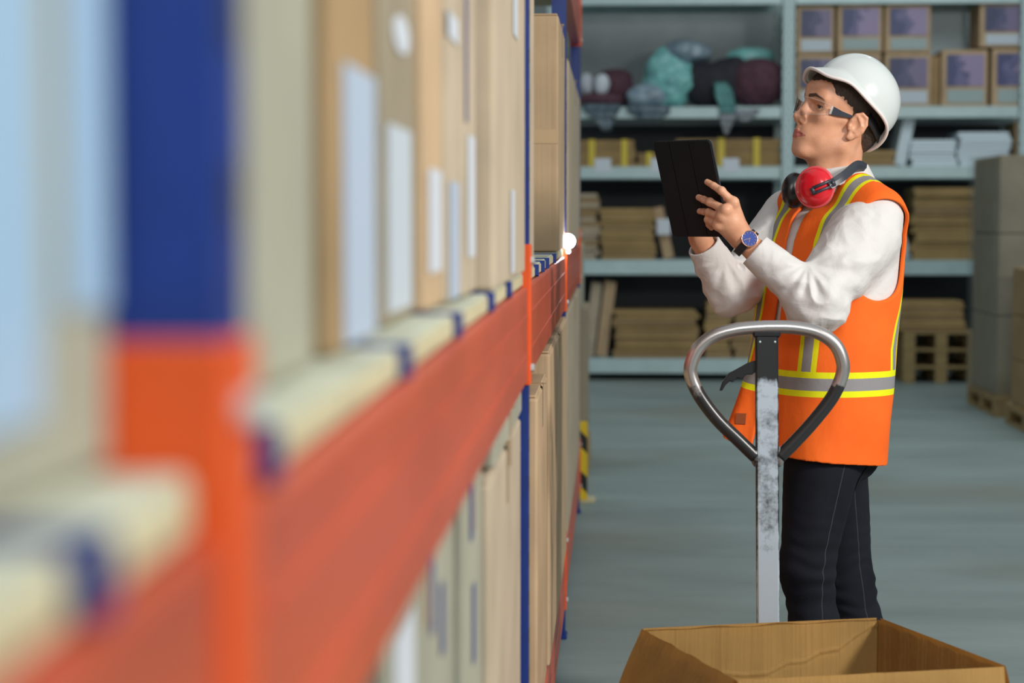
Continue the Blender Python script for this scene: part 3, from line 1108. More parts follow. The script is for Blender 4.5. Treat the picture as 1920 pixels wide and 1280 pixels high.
bcarton('dim brown carton on the third shelf beside the perforated post', 1432, 1464, 400, 0, zb=SH[1][0], m='brown')

# ------------------------------------------------------------------ sacks on the top left shelf
def sack_mat(name, c1, c2, sc, rough=0.8, trans=0.0):
    return mat(name, c1, rough, noise=0.5, nscale=sc, col2=c2, bump=0.4, bscale=sc * 1.5, trans=trans)


M_maroon = sack_mat('maroon_mesh_sack', (0.13, 0.045, 0.065), (0.03, 0.015, 0.025), 40)
M_black = sack_mat('black_mesh_sack', (0.035, 0.03, 0.045), (0.008, 0.008, 0.012), 40)
M_teal = mat('teal_film', (0.25, 0.62, 0.58), 0.3, noise=0.6, nscale=6, col2=(0.14, 0.34, 0.36), bump=0.5, bscale=8)
M_greyfilm = mat('blue_grey_film', (0.30, 0.38, 0.44), 0.3, noise=0.5, nscale=7, col2=(0.12, 0.18, 0.24), bump=0.5, bscale=8)
M_whitefilm = mat('white_film', (0.62, 0.66, 0.72), 0.35, noise=0.4, nscale=6, bump=0.4, bscale=8)


def sack(label, name, cat, px0, px1, py0, py1, y, ry, m, nz=0.16, seed=0.0, lumps=(), flat=True):
    x0, x1 = XS(px0), XS(px1)
    zb, z1 = ZS(py1), ZS(py0)
    c = ((x0 + x1) / 2, y, (zb + z1) / 2)
    r = ((x1 - x0) / 2, ry, (z1 - zb) / 2)
    prims = [E(c, r, 0.05)]
    for (lx, ly, rr) in lumps:
        prims.append(E((XS(lx), y - 0.02, ZS(ly)), (rr, ry * 0.7, rr), 0.08))
    def f(P):
        d = ev(prims, P)
        d = d + vnoise(P + seed, 7.0) * min(r) * nz + vnoise(P + seed, 19.0) * min(r) * nz * 0.35
        if flat: d = smax(d, (zb + 0.004) - P[:, 2], 0.03)
        return d
    lo = [min(c[i] - r[i] * 1.35, c[i] - r[i] - .12) for i in range(3)]; hi = [max(c[i] + r[i] * 1.35, c[i] + r[i] + .12) for i in range(3)]
    o = sdf_mesh(name, f, lo, hi, 0.016, m, None)
    return tag(o, label, cat)


ZT = 201
sack('maroon mesh sack slumped at the left end of the top shelf', 'mesh_sack', 'sack', 1112, 1190, 122, ZT, YB + 0.38, 0.16, M_maroon, seed=1)
sack('white crumpled bag in front of the maroon sack at far left', 'crumpled_bag', 'bag', 1086, 1112, 132, 180, YB + 0.22, 0.07, M_whitefilm, seed=2, flat=False)
sack('small white bag tucked into the maroon sack', 'crumpled_bag', 'bag', 1112, 1142, 134, 178, YB + 0.15, 0.06, M_whitefilm, seed=9, flat=False)
sack('maroon sack bottom lying on the shelf under the white bags', 'mesh_sack', 'sack', 1080, 1172, 168, ZT, YB + 0.17, 0.10, M_maroon, seed=10)
sack('turquoise film bundle bulging high in the middle of the top shelf', 'film_bundle', 'plastic wrap', 1205, 1300, 96, ZT, YB + 0.30, 0.17, M_teal, nz=0.34, seed=3, lumps=((1220, 165, 0.10), (1278, 130, 0.10), (1232, 118, 0.08)))
sack('blue grey film bag leaning on top of the turquoise bundle', 'film_bag', 'plastic wrap', 1240, 1338, 68, 120, YB + 0.32, 0.16, M_greyfilm, nz=0.30, seed=4, flat=False)
sack('low blue grey film bag at the foot of the turquoise bundle', 'film_bag', 'plastic wrap', 1172, 1250, 158, ZT, YB + 0.10, 0.08, M_greyfilm, nz=0.32, seed=5)
sack('huge black and maroon mesh sack filling the right half of the top shelf', 'mesh_sack', 'sack', 1274, 1410, 108, ZT, YB + 0.30, 0.20, M_black, nz=0.10, seed=6, lumps=((1375, 130, 0.14),))
sack('maroon mesh sack resting against the perforated post', 'mesh_sack', 'sack', 1372, 1464, 106, ZT, YB + 0.20, 0.16, M_maroon, nz=0.10, seed=7, lumps=((1440, 150, 0.16),))
sack('turquoise sheet draped over the top of the big mesh sack', 'film_sheet', 'plastic wrap', 1362, 1460, 80, 122, YB + 0.42, 0.12, M_teal, seed=8, flat=False)


def hanging(label, pts, m, seed, name='hanging_film', y=YB - 0.03):
    """strip of film hanging over the shelf edge; pts (px,py,half width px)"""
    bm = bm_new()
    rows = []
    rnd = random.Random(seed)
    sp = []
    for i in range(len(pts) - 1):
        for k in range(5):
            t = k / 5
            sp.append([a + (b2 - a) * t for a, b2 in zip(pts[i], pts[i + 1])])
    sp.append(list(pts[-1]))
    for i, (px, py, hw) in enumerate(sp):
        row = []
        for j in range(9):
            u = j / 4 - 1
            p = W(px + hw * u, py, y)
            p.y = y + 0.02 * math.sin(j * 2.1 + i * 0.3 + seed) + 0.01 * math.sin(i * 1.3)
            if py < ZT - 2: p.y += 0.012 * (ZT - py) / 10
            row.append(bm.verts.new(p))
        rows.append(row)
    for i in range(len(rows) - 1):
        for j in range(8):
            bm.faces.new((rows[i][j], rows[i + 1][j], rows[i + 1][j + 1], rows[i][j + 1]))
    bmesh.ops.solidify(bm, geom=bm.faces[:], thickness=0.006)
    return tag(obj(name, bm, m, smooth=True), label, 'plastic wrap')


hanging('turquoise film tail hanging over the top shelf edge in front of the big sack', [(1352, 152, 12), (1358, 175, 18), (1364, 200, 16), (1368, 215, 13)], M_teal, 1)
hanging('whitish film tip dangling below the top shelf edge', [(1366, 212, 18), (1364, 228, 13), (1362, 240, 8), (1362, 252, 3)], M_whitefilm, 2, y=YB - 0.05)
hanging('pale film draped along the shelf edge at far left', [(1130, 194, 38), (1128, 206, 34), (1132, 220, 22), (1138, 246, 8)], M_greyfilm, 3)
hanging('pale film scallop over the shelf edge under the turquoise bundle', [(1215, 196, 42), (1218, 212, 38), (1220, 224, 18)], M_greyfilm, 4)
hanging('thin pale film fringe below the big sack right part', [(1400, 204, 26), (1398, 216, 20), (1396, 228, 8)], M_whitefilm, 5)


# ------------------------------------------------------------------ pallets
def pallet(label, x0, x1, y0, y1, z0, group=None, h=0.144):
    t = empty('pallet', ((x0 + x1) / 2, (y0 + y1) / 2, z0), label, 'pallet', group)
    n = 5
    w = (y1 - y0) / (n + (n - 1) * 0.5)
    for k in range(n):
        bm = bm_new(); a = y0 + k * w * 1.5
        box(bm, (x0, a, z0 + h - 0.022), (x1, a + w, z0 + h), 0.003)
        obj('deck_board', bm, M_wood, t)
    for k in range(3):
        xx = x0 + (x1 - x0 - 0.1) * k / 2
        bm = bm_new(); box(bm, (xx, y0, z0 + h - 0.044), (xx + 0.1, y1, z0 + h - 0.0225), 0.002)
        obj('stringer', bm, M_wood, t)
        bm = bm_new(); box(bm, (xx, y0, z0), (xx + 0.1, y1, z0 + 0.022), 0.002)
        obj('bottom_board', bm, M_wood, t)
        for j in range(3):
            yy = y0 + (y1 - y0 - 0.12) * j / 2
            bm = bm_new(); box(bm, (xx, yy, z0 + 0.0225), (xx + 0.1, yy + 0.12, z0 + h - 0.0445), 0.002)
            obj('block', bm, M_wood, t)
    return t


pallet('wooden pallet under the wrapped load past the end of the rack', -0.92, -0.13, 10.6, 11.6, 0.0)
carton('dim wrapped carton standing on a pallet past the end of the rack', (-0.9, 10.62, 0.146), (-0.14, 11.58, 0.90), 'dim', seed=20)
carton('pale wrapped carton on top of the load past the rack end', (-0.88, 10.65, 0.908), (-0.17, 11.55, 1.25), 'grey', seed=21)
px0, px1 = XS(1692), XS(1812)
for k in range(3):
    pallet(('wooden pallet at the bottom of the pallet pile right of the worker', 'middle wooden pallet of the pile right of the worker', 'topmost wooden pallet of the pile right of the worker')[k],
           px0, px1 + 0.1, YB - 0.15, YB + 0.65, k * 0.146, 'piled wooden pallets')
flat_stack('flattened carton lying on the pallet pile right of the worker', 'cartons on the pallet pile', 1684, 1808, 562, 0.44, 8, dy0=-0.1)

# wrapped loads on the right of the aisle
XR = 2.68
pallet('wooden pallet under the tall wrapped load at the right', XR, XR + 1.0, 13.95, 15.05, 0.0, 'pallets on the right of the aisle')
pallet('wooden pallet under the brown carton stack at the right edge', XR, XR + 1.0, 12.35, 13.6, 0.0, 'pallets on the right of the aisle')
M_dimwrap = CB['dim']
for k, (z0, z1) in enumerate(((0.147, 0.70), (0.712, 1.28), (1.292, 1.83))):
    carton(('lowest', 'middle', 'topmost')[k] + ' wrapped carton of the tall dim load at the right', (XR + 0.02, 14.0, z0), (XR + 0.98, 15.0, z1), 'dim', 'tall dim load', seed=40 + k)
k = 0
for r_, (z0, z1) in enumerate(((0.147, 0.44), (0.45, 0.74), (0.75, 1.06))):
    for c_, (y0, y1) in enumerate(((12.4, 12.96), (12.98, 13.55))):
        carton(('bottom', 'middle', 'top')[r_] + ' brown carton in the ' + ('nearer', 'farther')[c_] + ' column of the stack at the right edge',
               (XR + 0.03, y0, z0), (XR + 0.9, y1, z1), 'brown', 'brown cartons at the right edge', seed=50 + k)
        k += 1
bm = bm_new(); box(bm, (XR + 0.024, 13.2, 0.78), (XR + 0.0245, 13.34, 0.90))
# plastic film round the tall load
def film_shell(name, lo, hi):
    bm = bm_new()
    n = 24
    ring = []
    c = [(lo[0], lo[1]), (hi[0], lo[1]), (hi[0], hi[1]), (lo[0], hi[1])]
    rows = []
    for z in np.linspace(lo[2], hi[2], 14):
        row = []
        for i in range(4):
            a, b2 = c[i], c[(i + 1) % 4]
            for j in range(10):
                t = j / 10
                w = 0.012 * math.sin(t * PI) * math.sin(9 * t + 7 * z + i)
                nx, ny = ((0, -1), (1, 0), (0, 1), (-1, 0))[i]
                row.append(bm.verts.new((a[0] + (b2[0] - a[0]) * t + nx * w, a[1] + (b2[1] - a[1]) * t + ny * w, z)))
        rows.append(row)
    for i in range(len(rows) - 1):
        for j in range(40):
            bm.faces.new((rows[i][j], rows[i][(j + 1) % 40], rows[i + 1][(j + 1) % 40], rows[i + 1][j]))
    bmesh.ops.solidify(bm, geom=bm.faces[:], thickness=0.002)
    return obj(name, bm, M_stretch, smooth=True)


M_stretch = mat('stretch_film', (0.30, 0.34, 0.33), 0.45, alpha=0.16, bump=0.5, bscale=12)
tag(film_shell('stretch_film', (XR - 0.012, 13.965, 0.15), (XR + 1.012, 15.035, 1.86)), 'clear stretch film wound around the tall dim load at the right', 'plastic wrap')

# ================================================================== pallet truck
YT = 4.50
tb = W(1439, 1165, YT)
truck = empty('pallet_truck', (tb.x, YT, 0), 'hand pallet truck with a worn steel handle standing in front of the worker', 'pallet truck')


def metal_mat(name, paint, bare, lo, hi, met=0.85, rough=0.30):
    """worn black paint over bright steel, wear set by noise and by height on the part"""
    m, nt, b = new_mat(name)
    tc = nt.nodes.new('ShaderNodeTexCoord')
    nz = nt.nodes.new('ShaderNodeTexNoise')
    nz.inputs['Scale'].default_value = 16
    nz.inputs['Detail'].default_value = 8
    nz.inputs['Roughness'].default_value = 0.7
    nt.links.new(tc.outputs['Object'], nz.inputs['Vector'])
    fac = nz.outputs[0]
    at = nt.nodes.new('ShaderNodeAttribute')
    at.attribute_name = 'wear'
    ad = nt.nodes.new('ShaderNodeMath')
    ad.operation = 'ADD'
    nt.links.new(fac, ad.inputs[0])
    nt.links.new(at.outputs['Fac'], ad.inputs[1])
    rp = nt.nodes.new('ShaderNodeValToRGB')
    rp.color_ramp.elements[0].position = lo
    rp.color_ramp.elements[0].color = (0, 0, 0, 1)
    rp.color_ramp.elements[1].position = hi
    nt.links.new(ad.outputs[0], rp.inputs[0])
    mx = nt.nodes.new('ShaderNodeMix')
    mx.data_type = 'RGBA'
    mx.inputs[6].default_value = (*paint, 1)
    mx.inputs[7].default_value = (*bare, 1)
    nt.links.new(rp.outputs[0], mx.inputs[0])
    nt.links.new(mx.outputs[2], b.inputs['Base Color'])
    mm = nt.nodes.new('ShaderNodeMath'); mm.operation = 'MULTIPLY'; mm.inputs[1].default_value = met
    nt.links.new(rp.outputs[0], mm.inputs[0])
    nt.links.new(mm.outputs[0], b.inputs['Metallic'])
    b.inputs['Roughness'].default_value = rough
    return m


def set_attr(o, name, fn):
    me = o.data
    A = me.attributes.new(name, 'FLOAT', 'POINT')
    A.data.foreach_set('value', [fn(v.co) for v in me.vertices])


M_worn = metal_mat('worn_black_paint_steel', (0.012, 0.013, 0.015), (0.50, 0.58, 0.66), 0.44, 0.66, 0.35, 0.42)
M_chrome = metal_mat('handle_tube_steel', (0.02, 0.02, 0.022), (0.50, 0.47, 0.46), 0.40, 0.60)
M_blackmetal = mat('black_painted_metal', (0.012, 0.012, 0.014), 0.35, spec=0.5)


def T(px, py, dy=0.0):
    return W(px, py, YT + dy)


top = T(1437, 612); bot = T(1440, 1165)
dx = 0.0265
bm = bm_new()
# the stem: flat rectangular tube, slightly leaning
lean = (bot - top)
zlow = 0.32
tt = (top.z - zlow) / (top.z - bot.z)
low = top + lean * tt
ax = Vector((1, 0, 0))
nseg = 60
rings = []
hx, hy = 0.0258, 0.014
bv = 0.004
prof = [(-hx + bv, -hy), (hx - bv, -hy), (hx, -hy + bv), (hx, hy - bv), (hx - bv, hy), (-hx + bv, hy), (-hx, hy - bv), (-hx, -hy + bv)]
for i in range(nseg + 1):
    p = top.lerp(low, i / nseg) if i else top + Vector((0, 0, -0.012))
    rings.append([bm.verts.new((p.x + a, p.y + b2, p.z)) for a, b2 in prof])
for i in range(nseg):
    for j in range(8):
        bm.faces.new((rings[i][j], rings[i][(j + 1) % 8], rings[i + 1][(j + 1) % 8], rings[i + 1][j]))
bm.faces.new(rings[0]); bm.faces.new(list(reversed(rings[-1])))
bmesh.ops.recalc_face_normals(bm, faces=bm.faces[:])
stem = obj('handle_stem', bm, M_worn, truck)
zA, zB = T(1437, 690).z, T(1437, 725).z


def wear_stem(co):
    if co.z > zA: w = -0.35
    elif co.z > zB: w = -0.35 + 0.60 * (zA - co.z) / (zA - zB)
    else: w = 0.17 - 0.10 * math.sin((zB - co.z) * 11 - 0.4)
    axx = top.x + (bot.x - top.x) * (top.z - co.z) / (top.z - bot.z)
    if abs(abs(co.x - axx) - hx) < 0.0015 or co.y > top.y: w -= 0.25
    return w


set_attr(stem, 'wear', wear_stem)
loop_px = [(1437, 613), (1490, 614), (1535, 624), (1566, 646), (1580, 678), (1578, 706), (1560, 745), (1525, 790), (1490, 828), (1462, 856)]
loopR = [T(*p) for p in loop_px]
loop_px2 = [(1437, 613), (1385, 617), (1340, 629), (1310, 652), (1296, 682), (1296, 706), (1312, 742), (1345, 786), (1385, 825), (1417, 856)]
loopL = [T(*p) for p in loop_px2]
full = list(reversed(spline(loopL, 6))) + spline(loopR, 6)[1:]
bm = bm_new(); tube(bm, full, 0.0155, 20)
lp_ = obj('handle_loop', bm, M_chrome, truck, smooth=True)
zt1, zt2 = T(1437, 690).z, T(1437, 640).z
zc = T(1437, 705).z
set_attr(lp_, 'wear', lambda co: (0.25 if co.z > zc else (-0.08 - (0.22 if co.x > top.x else 0.06)) if co.z < zc - 0.02 else 0.05))
bm = bm_new()                                       # weld lumps where tube meets stem
for p, r in ((T(1418, 856), 0.016), (T(1461, 856), 0.016)):
    bmesh.ops.create_uvsphere(bm, u_segments=16, v_segments=10, radius=r, matrix=Matrix.Translation(p) @ Matrix.Diagonal((0.8, 0.9, 1.5, 1)))
w_ = obj('weld_seam', bm, M_chrome, stem, smooth=True)
bm = bm_new()
box(bm, tuple(T(1411, 632) + Vector((0, -0.0162, 0))), tuple(T(1463, 620) + Vector((0, 0.0145, 0))), 0.004)
obj('top_bracket', bm, M_blackmetal, stem)
for px in (1424, 1452):
    p = T(px, 640)
    bm = bm_new(); bmesh.ops.create_uvsphere(bm, u_segments=10, v_segments=6, radius=0.003, matrix=Matrix.Translation(p + Vector((0, -hy, 0))))
    obj('rivet', bm, M_zinc, stem)
# curved release lever
out_px = [(1420, 674), (1402, 680), (1384, 690), (1366, 700), (1354, 716), (1349, 732), (1354, 732), (1360, 722), (1368, 714), (1374, 716), (1382, 708), (1390, 710), (1400, 702), (1410, 702), (1420, 694)]
bm = bm_new()
P0 = [T(*p) for p in out_px]
a = [bm.verts.new(p + Vector((0, -0.006, 0))) for p in P0]
b2 = [bm.verts.new(p + Vector((0, 0.006, 0))) for p in P0]
bm.faces.new(a); bm.faces.new(list(reversed(b2)))
for i in range(len(a)):
    j = (i + 1) % len(a)
    bm.faces.new((a[i], a[j], b2[j], b2[i]))
bmesh.ops.recalc_face_normals(bm, faces=bm.faces[:])
bmesh.ops.bevel(bm, geom=[e for e in bm.edges if not (abs(e.verts[0].co.y - e.verts[1].co.y) > 0.005)], offset=0.0022, segments=2, affect='EDGES')
obj('release_lever', bm, M_blackmetal, truck)
# pump, wheels and forks (forks reach toward the viewer, under the open carton)
bx_ = low.x
bm = bm_new()
tube(bm, [(bx_, YT, 0.06), (bx_, YT, 0.30)], 0.055, 20)
tube(bm, [(bx_, YT, 0.30), (bx_, YT, 0.36)], 0.03, 16)
box(bm, (bx_ - 0.06, YT - 0.03, 0.26), (bx_ + 0.06, YT + 0.03, 0.33), 0.006)
obj('hydraulic_pump', bm, M_orange, truck)
bm = bm_new()
box(bm, (bx_ - 0.26, YT - 0.17, 0.09), (bx_ + 0.26, YT - 0.04, 0.117), 0.006)
box(bm, (bx_ - 0.10, YT - 0.085, 0.117), (bx_ + 0.10, YT - 0.04, 0.20), 0.008)
obj('chassis', bm, M_orange, truck)
for s in (-1, 1):
    bm = bm_new()
    cx = bx_ + s * 0.19
    pr = [(cx - 0.08, YT - 0.17), (cx + 0.08, YT - 0.17), (cx + 0.08, YT - 1.15), (cx + 0.04, YT - 1.25), (cx - 0.04, YT - 1.25), (cx - 0.08, YT - 1.15)]
    prism(bm, pr, 0.085, 0.118)
    obj('fork', bm, M_orange, truck)
    bm = bm_new(); tube(bm, [(cx - 0.04, YT - 1.05, 0.041), (cx + 0.04, YT - 1.05, 0.041)], 0.041, 18)
    obj('load_wheel', bm, M_blackmetal, truck)
    bm = bm_new(); tube(bm, [(bx_ + s * 0.07, YT, 0.09), (bx_ + s * 0.12, YT, 0.09)], 0.09, 24)
    obj('steer_wheel', bm, M_blackmetal, truck)

# ================================================================== open carton on the forks
zr = 0.50


def rim(px, py, z=zr):
    d = cF * FPX + cR * (px - 960) + cU * (640 - py)
    t = (z - CAMH) / d.z
    return Vector((0, 0, CAMH)) + d * t


BL, BR, FR, FL = rim(1208, 1181), rim(1646, 1161), rim(1880, 1251), rim(1382, 1276)
oc = empty('open_carton', ((BL.x + FR.x) / 2, (BL.y + FR.y) / 2, 0.12), 'open empty brown carton with its flaps folded out, on the truck forks in the foreground', 'box')
zb0 = 0.120
TH = 0.005


def wall(a, b2, name, m=None, amp=0.004, seed=0, inner=None, crease=()):
    """corrugated wall panel from rim edge a-b down to the base, creased and slightly wavy"""
    bm = bm_new()
    nx, nz = (170, 90) if crease else (26, 14)
    d = (b2 - a); nrm = Vector((d.y, -d.x, 0)).normalized()
    rnd = random.Random(seed)
    rows = []
    for i in range(nx + 1):
        row = []
        u = i / nx
        for j in range(nz + 1):
            v = j / nz
            p = a + d * u
            z = zr + (zb0 + 0.003 - zr) * v
            if j == 0: z += 0.0025 * math.sin(u * 23 + seed) * math.sin(PI * u)
            off = amp * math.sin(PI * u) * math.sin(PI * min(1, v * 1.0)) * math.sin(u * 7 + seed * 2 + v * 3) + 0.0012 * math.sin(u * 40)
            if crease:
                for cu in (0.135, 0.325, 0.505, 0.665, 0.69, 0.76, 0.835, 0.88):
                    lean_ = cu + 0.01 * v
                    off += 0.0011 * math.exp(-((u - lean_) / 0.0035) ** 2) * (1 if cu < 0.6 else 0.7)
                zz = float(np.interp(u, crease[0], crease[1]))
                off += 0.0026 * math.exp(-((z - zz) / 0.0030) ** 2) - 0.0016 * math.exp(-((z - zz + 0.006) / 0.0035) ** 2)
            row.append(bm.verts.new((p.x + nrm.x * off, p.y + nrm.y * off, z)))
        rows.append(row)
    for i in range(nx):
        for j in range(nz):
            bm.faces.new((rows[i][j], rows[i][j + 1], rows[i + 1][j + 1], rows[i + 1][j]))
    bmesh.ops.solidify(bm, geom=bm.faces[:], thickness=TH)
    return obj(name, bm, m or CB['open'], oc, smooth=bool(crease))


def flap(a, b2, outdir, ln, drop, seed=0, taper=0.0):
    bm = bm_new()
    nx, nz = 20, 8
    rows = []
    o = Vector(outdir).normalized()
    for i in range(nx + 1):
        u = i / nx
        row = []
        for j in range(nz + 1):
            v = j / nz
            uu = taper * v + u * (1 - 2 * taper * v)
            p = a + (b2 - a) * uu
            ang = drop + 0.12 * v
            q = p + o * (ln * v * math.cos(ang) + 0.006) + Vector((0, 0, -ln * v * math.sin(ang) + (0.003 if j == 0 else 0)))
            q += Vector((0, 0, 0.002 * math.sin(u * 17 + seed) * v))
            row.append(bm.verts.new(q))
        rows.append(row)
    for i in range(nx):
        for j in range(nz):
            bm.faces.new((rows[i][j], rows[i][j + 1], rows[i + 1][j + 1], rows[i + 1][j]))
    bmesh.ops.solidify(bm, geom=bm.faces[:], thickness=TH)
    bmesh.ops.recalc_face_normals(bm, faces=bm.faces[:])
    return obj('flap', bm, CB['open'], oc)


CRU = [0.0, 0.22, 0.31, 0.42, 0.52, 0.61, 0.68, 0.75, 0.83, 0.90, 0.97]
CRZ = [zr - a for a in (0.070, 0.088, 0.103, 0.112, 0.110, 0.088, 0.086, 0.068, 0.062, 0.036, 0.014)]
wall(BL, BR, 'side_panel', seed=1, amp=0.004, crease=(CRU, CRZ))
wall(BR, FR, 'side_panel', seed=2)
wall(FR, FL, 'side_panel', seed=3)
wall(FL, BL, 'side_panel', seed=4)
outL = (BL - BR); outR = (BR - BL); outB = (BL - FL); outF = (FL - BL)
flap(FL, BL, outL, 0.23, R(62), 1, 0.0)
flap(BR, FR, outR, 0.23, R(72), 2, 0.0)
flap(FL, FR, outF, 0.23, R(80), 3, 0.0)
flap(BR, BL, outB, 0.23, R(86), 4, 0.0)
bm = bm_new()
vs = [bm.verts.new((p.x, p.y, zb0)) for p in (BL, FL, FR, BR)]
bm.faces.new(vs)
bmesh.ops.solidify(bm, geom=bm.faces[:], thickness=-0.004)
obj('bottom_panel', bm, CB['open'], oc)

# ================================================================== the worker
YP = 4.93
O0 = W(1539, 600, YP)
ALP = R(35)
Fv = Vector((-math.cos(ALP), -math.sin(ALP), 0))
Lv = Vector((math.sin(ALP), -math.cos(ALP), 0))
BODY = Matrix(((Fv.x, Lv.x, 0, O0.x), (Fv.y, Lv.y, 0, O0.y), (0, 0, 1, 0), (0, 0, 0, 1)))
BODYI = np.array(BODY.inverted())


def local(P):
    return P @ BODYI[:3, :3].T + BODYI[:3, 3]


def Bp(f, l, z):
    return BODY @ Vector((f, l, z))


worker = empty('person', (O0.x, O0.y, 0), 'person in white hard hat and orange safety vest looking up while holding a tablet', 'person')

# head frame
HY, HP = R(22), R(18)
Rh = Matrix.Rotation(PI + HY, 4, 'Z') @ Matrix.Rotation(-HP, 4, 'Y') @ Matrix.Rotation(-R(5), 4, 'X')
eye_w = W(1535, 200, 4.875)
Hm = Matrix.Translation(eye_w - Rh @ Vector((0.082, 0.031, 0.0))) @ Rh
HmI = np.array(Hm.inverted())


def hlocal(P):
    return P @ HmI[:3, :3].T + HmI[:3, 3]


def sym(*ps):
    out = []
    for p in ps:
        out.append(p)
        if p[0] == 'e':
            Rm = p[3]
            if Rm is not None:
                Fm = np.diag([1, -1, 1]); Rm = Fm @ Rm @ Fm
            out.append(('e', (p[1][0], -p[1][1], p[1][2]), p[2], Rm, p[4], p[5]))
        else:
            out.append(('c', (p[1][0], -p[1][1], p[1][2]), (p[2][0], -p[2][1], p[2][2]), p[3], p[4], p[5], p[6]))
    return out


def rotm(ax, a):
    return np.array(Matrix.Rotation(a, 3, ax))


head = [
    E((-0.008, 0, 0.036), (0.096, 0.075, 0.082), 0.0),
    E((0.036, 0, 0.030), (0.068, 0.062, 0.066), 0.03),
    E((0.034, 0, -0.035), (0.058, 0.055, 0.066), 0.03),
    E((0.040, 0, -0.082), (0.044, 0.038, 0.032), 0.03),
    Cp((0.075, -0.009, -0.110), (0.075, 0.009, -0.110), 0.0155, 0.0155, 0.022),
] + sym(
    Cp((-0.006, 0.053, -0.045), (0.000, 0.051, -0.072), 0.013, 0.010, 0.030),
    Cp((0.000, 0.050, -0.074), (0.068, 0.018, -0.110), 0.010, 0.010, 0.022),
    E((0.066, 0.042, -0.022), (0.020, 0.017, 0.013), 0.022),
    Cp((0.022, 0.062, -0.012), (0.062, 0.050, -0.018), 0.007, 0.009, 0.020),
    E((0.052, 0.038, -0.055), (0.024, 0.013, 0.026), 0.025),
    E((0.094, 0.031, 0.000), (0.018, 0.019, 0.013), 0.018, None, -1),
    E((0.098, 0.016, 0.000), (0.011, 0.009, 0.012), 0.010, None, -1),
    Cp((0.0955, 0.011, 0.0205), (0.078, 0.046, 0.0215), 0.0095, 0.0075, 0.012),
    E((0.078, 0.026, 0.046), (0.020, 0.022, 0.016), 0.02),
) + [
    E((0.080, 0, -0.070), (0.0215, 0.037, 0.030), 0.020),
    Cp((0.097, 0, 0.014), (0.110, 0, -0.028), 0.0060, 0.0078, 0.010),
    Cp((0.094, 0, -0.012), (0.103, 0, -0.040), 0.009, 0.011, 0.012),
    E((0.1135, 0, -0.036), (0.0105, 0.0092, 0.0088), 0.008),
    Cp((0.108, 0, -0.046), (0.102, 0, -0.050), 0.0042, 0.0042, 0.006),
    Cp((0.0985, -0.003, -0.052), (0.0990, -0.003, -0.064), 0.0025, 0.0028, 0.008),
    Cp((0.0985, 0.003, -0.052), (0.0990, 0.003, -0.064), 0.0025, 0.0028, 0.008),
] + sym(
    E((0.1015, 0.0135, -0.0425), (0.0115, 0.0062, 0.0075), 0.006),
    E((0.1055, 0.0068, -0.0515), (0.0055, 0.0030, 0.0035), 0.003, None, -1),
) + [
    Cp((0.1005, -0.006, -0.0707), (0.1005, 0.006, -0.0707), 0.0036, 0.0036, 0.006),
    Cp((0.0980, -0.008, -0.0815), (0.0980, 0.008, -0.0815), 0.0044, 0.0044, 0.006),
] + sym(
    Cp((0.1005, 0.006, -0.0707), (0.0800, 0.0325, -0.0768), 0.0034, 0.0014, 0.006),
    Cp((0.0975, 0.008, -0.0815), (0.0795, 0.0320, -0.0776), 0.0040, 0.0014, 0.006),
) + [
    Cp((0.1060, -0.009, -0.0757), (0.1060, 0.009, -0.0757), 0.0022, 0.0022, 0.0015, -1),
] + sym(
    Cp((0.1060, 0.009, -0.0757), (0.0905, 0.0275, -0.0768), 0.0022, 0.0006, 0.0015, -1),
) + [
    E((0.079, 0, -0.108), (0.0140, 0.018, 0.0150), 0.014),
    E((0.076, 0, -0.094), (0.0185, 0.026, 0.014), 0.010),
] + sym(
    # lids over the eyes
    E((0.0700, 0.031, 0.0), (0.0146, 0.0156, 0.0134), 0.004),
    Cp((0.0815, 0.019, 0.0085), (0.0745, 0.045, 0.0060), 0.0036, 0.0030, 0.006),
)
EYE_SLIT = sym(E((0.0830, 0.0315, -0.0005), (0.0120, 0.0140, 0.0036), 0.002, rotm('X', R(-4)), -1))
ear = []
hx_ = [(0.002, 0.074, -0.002), (0.001, 0.079, 0.012), (-0.004, 0.085, 0.026), (-0.016, 0.090, 0.033), (-0.029, 0.092, 0.027), (-0.034, 0.091, 0.011), (-0.030, 0.088, -0.006), (-0.021, 0.083, -0.018), (-0.012, 0.078, -0.027), (-0.004, 0.075, -0.030)]
for a, b2 in zip(hx_[:-1], hx_[1:]):
    ear.append(Cp(a, b2, 0.0034, 0.0034, 0.003))
ear += [E((-0.016, 0.0815, 0.003), (0.021, 0.0065, 0.031), 0.006, rotm('Z', R(-20)) @ rotm('X', R(-6))),
        E((-0.010, 0.077, -0.026), (0.008, 0.0045, 0.010), 0.005),
        Cp((-0.010, 0.088, 0.022), (-0.024, 0.089, 0.004), 0.0035, 0.003, 0.004),
        Cp((-0.024, 0.089, 0.004), (-0.014, 0.083, -0.014), 0.003, 0.003, 0.004),
        E((-0.008, 0.091, 0.000), (0.0095, 0.0095, 0.0135), 0.004, None, -1),
        Cp((0.002, 0.079, -0.004), (0.001, 0.078, -0.010), 0.0042, 0.0035, 0.004)]
ear = xf(ear, Matrix.Translation((0.008, 0, -0.019)))
ear = sym(*ear)
head_all = xf(head + ear + EYE_SLIT, Hm)

# hands -------------------------------------------------------------------------
TB = W(1295, 355, 4.735)                      # centre of the tablet back
Un = Vector((0.133, -0.106, 0.0)).normalized()
Vn0 = Vector((0.053, 0.0665, -0.237))
Vn = (Vn0 - Un * Vn0.dot(Un)).normalized()
Nn = Vn.cross(Un).normalized()                # points away from the man, towards the camera
if Nn.y > 0: Nn = -Nn


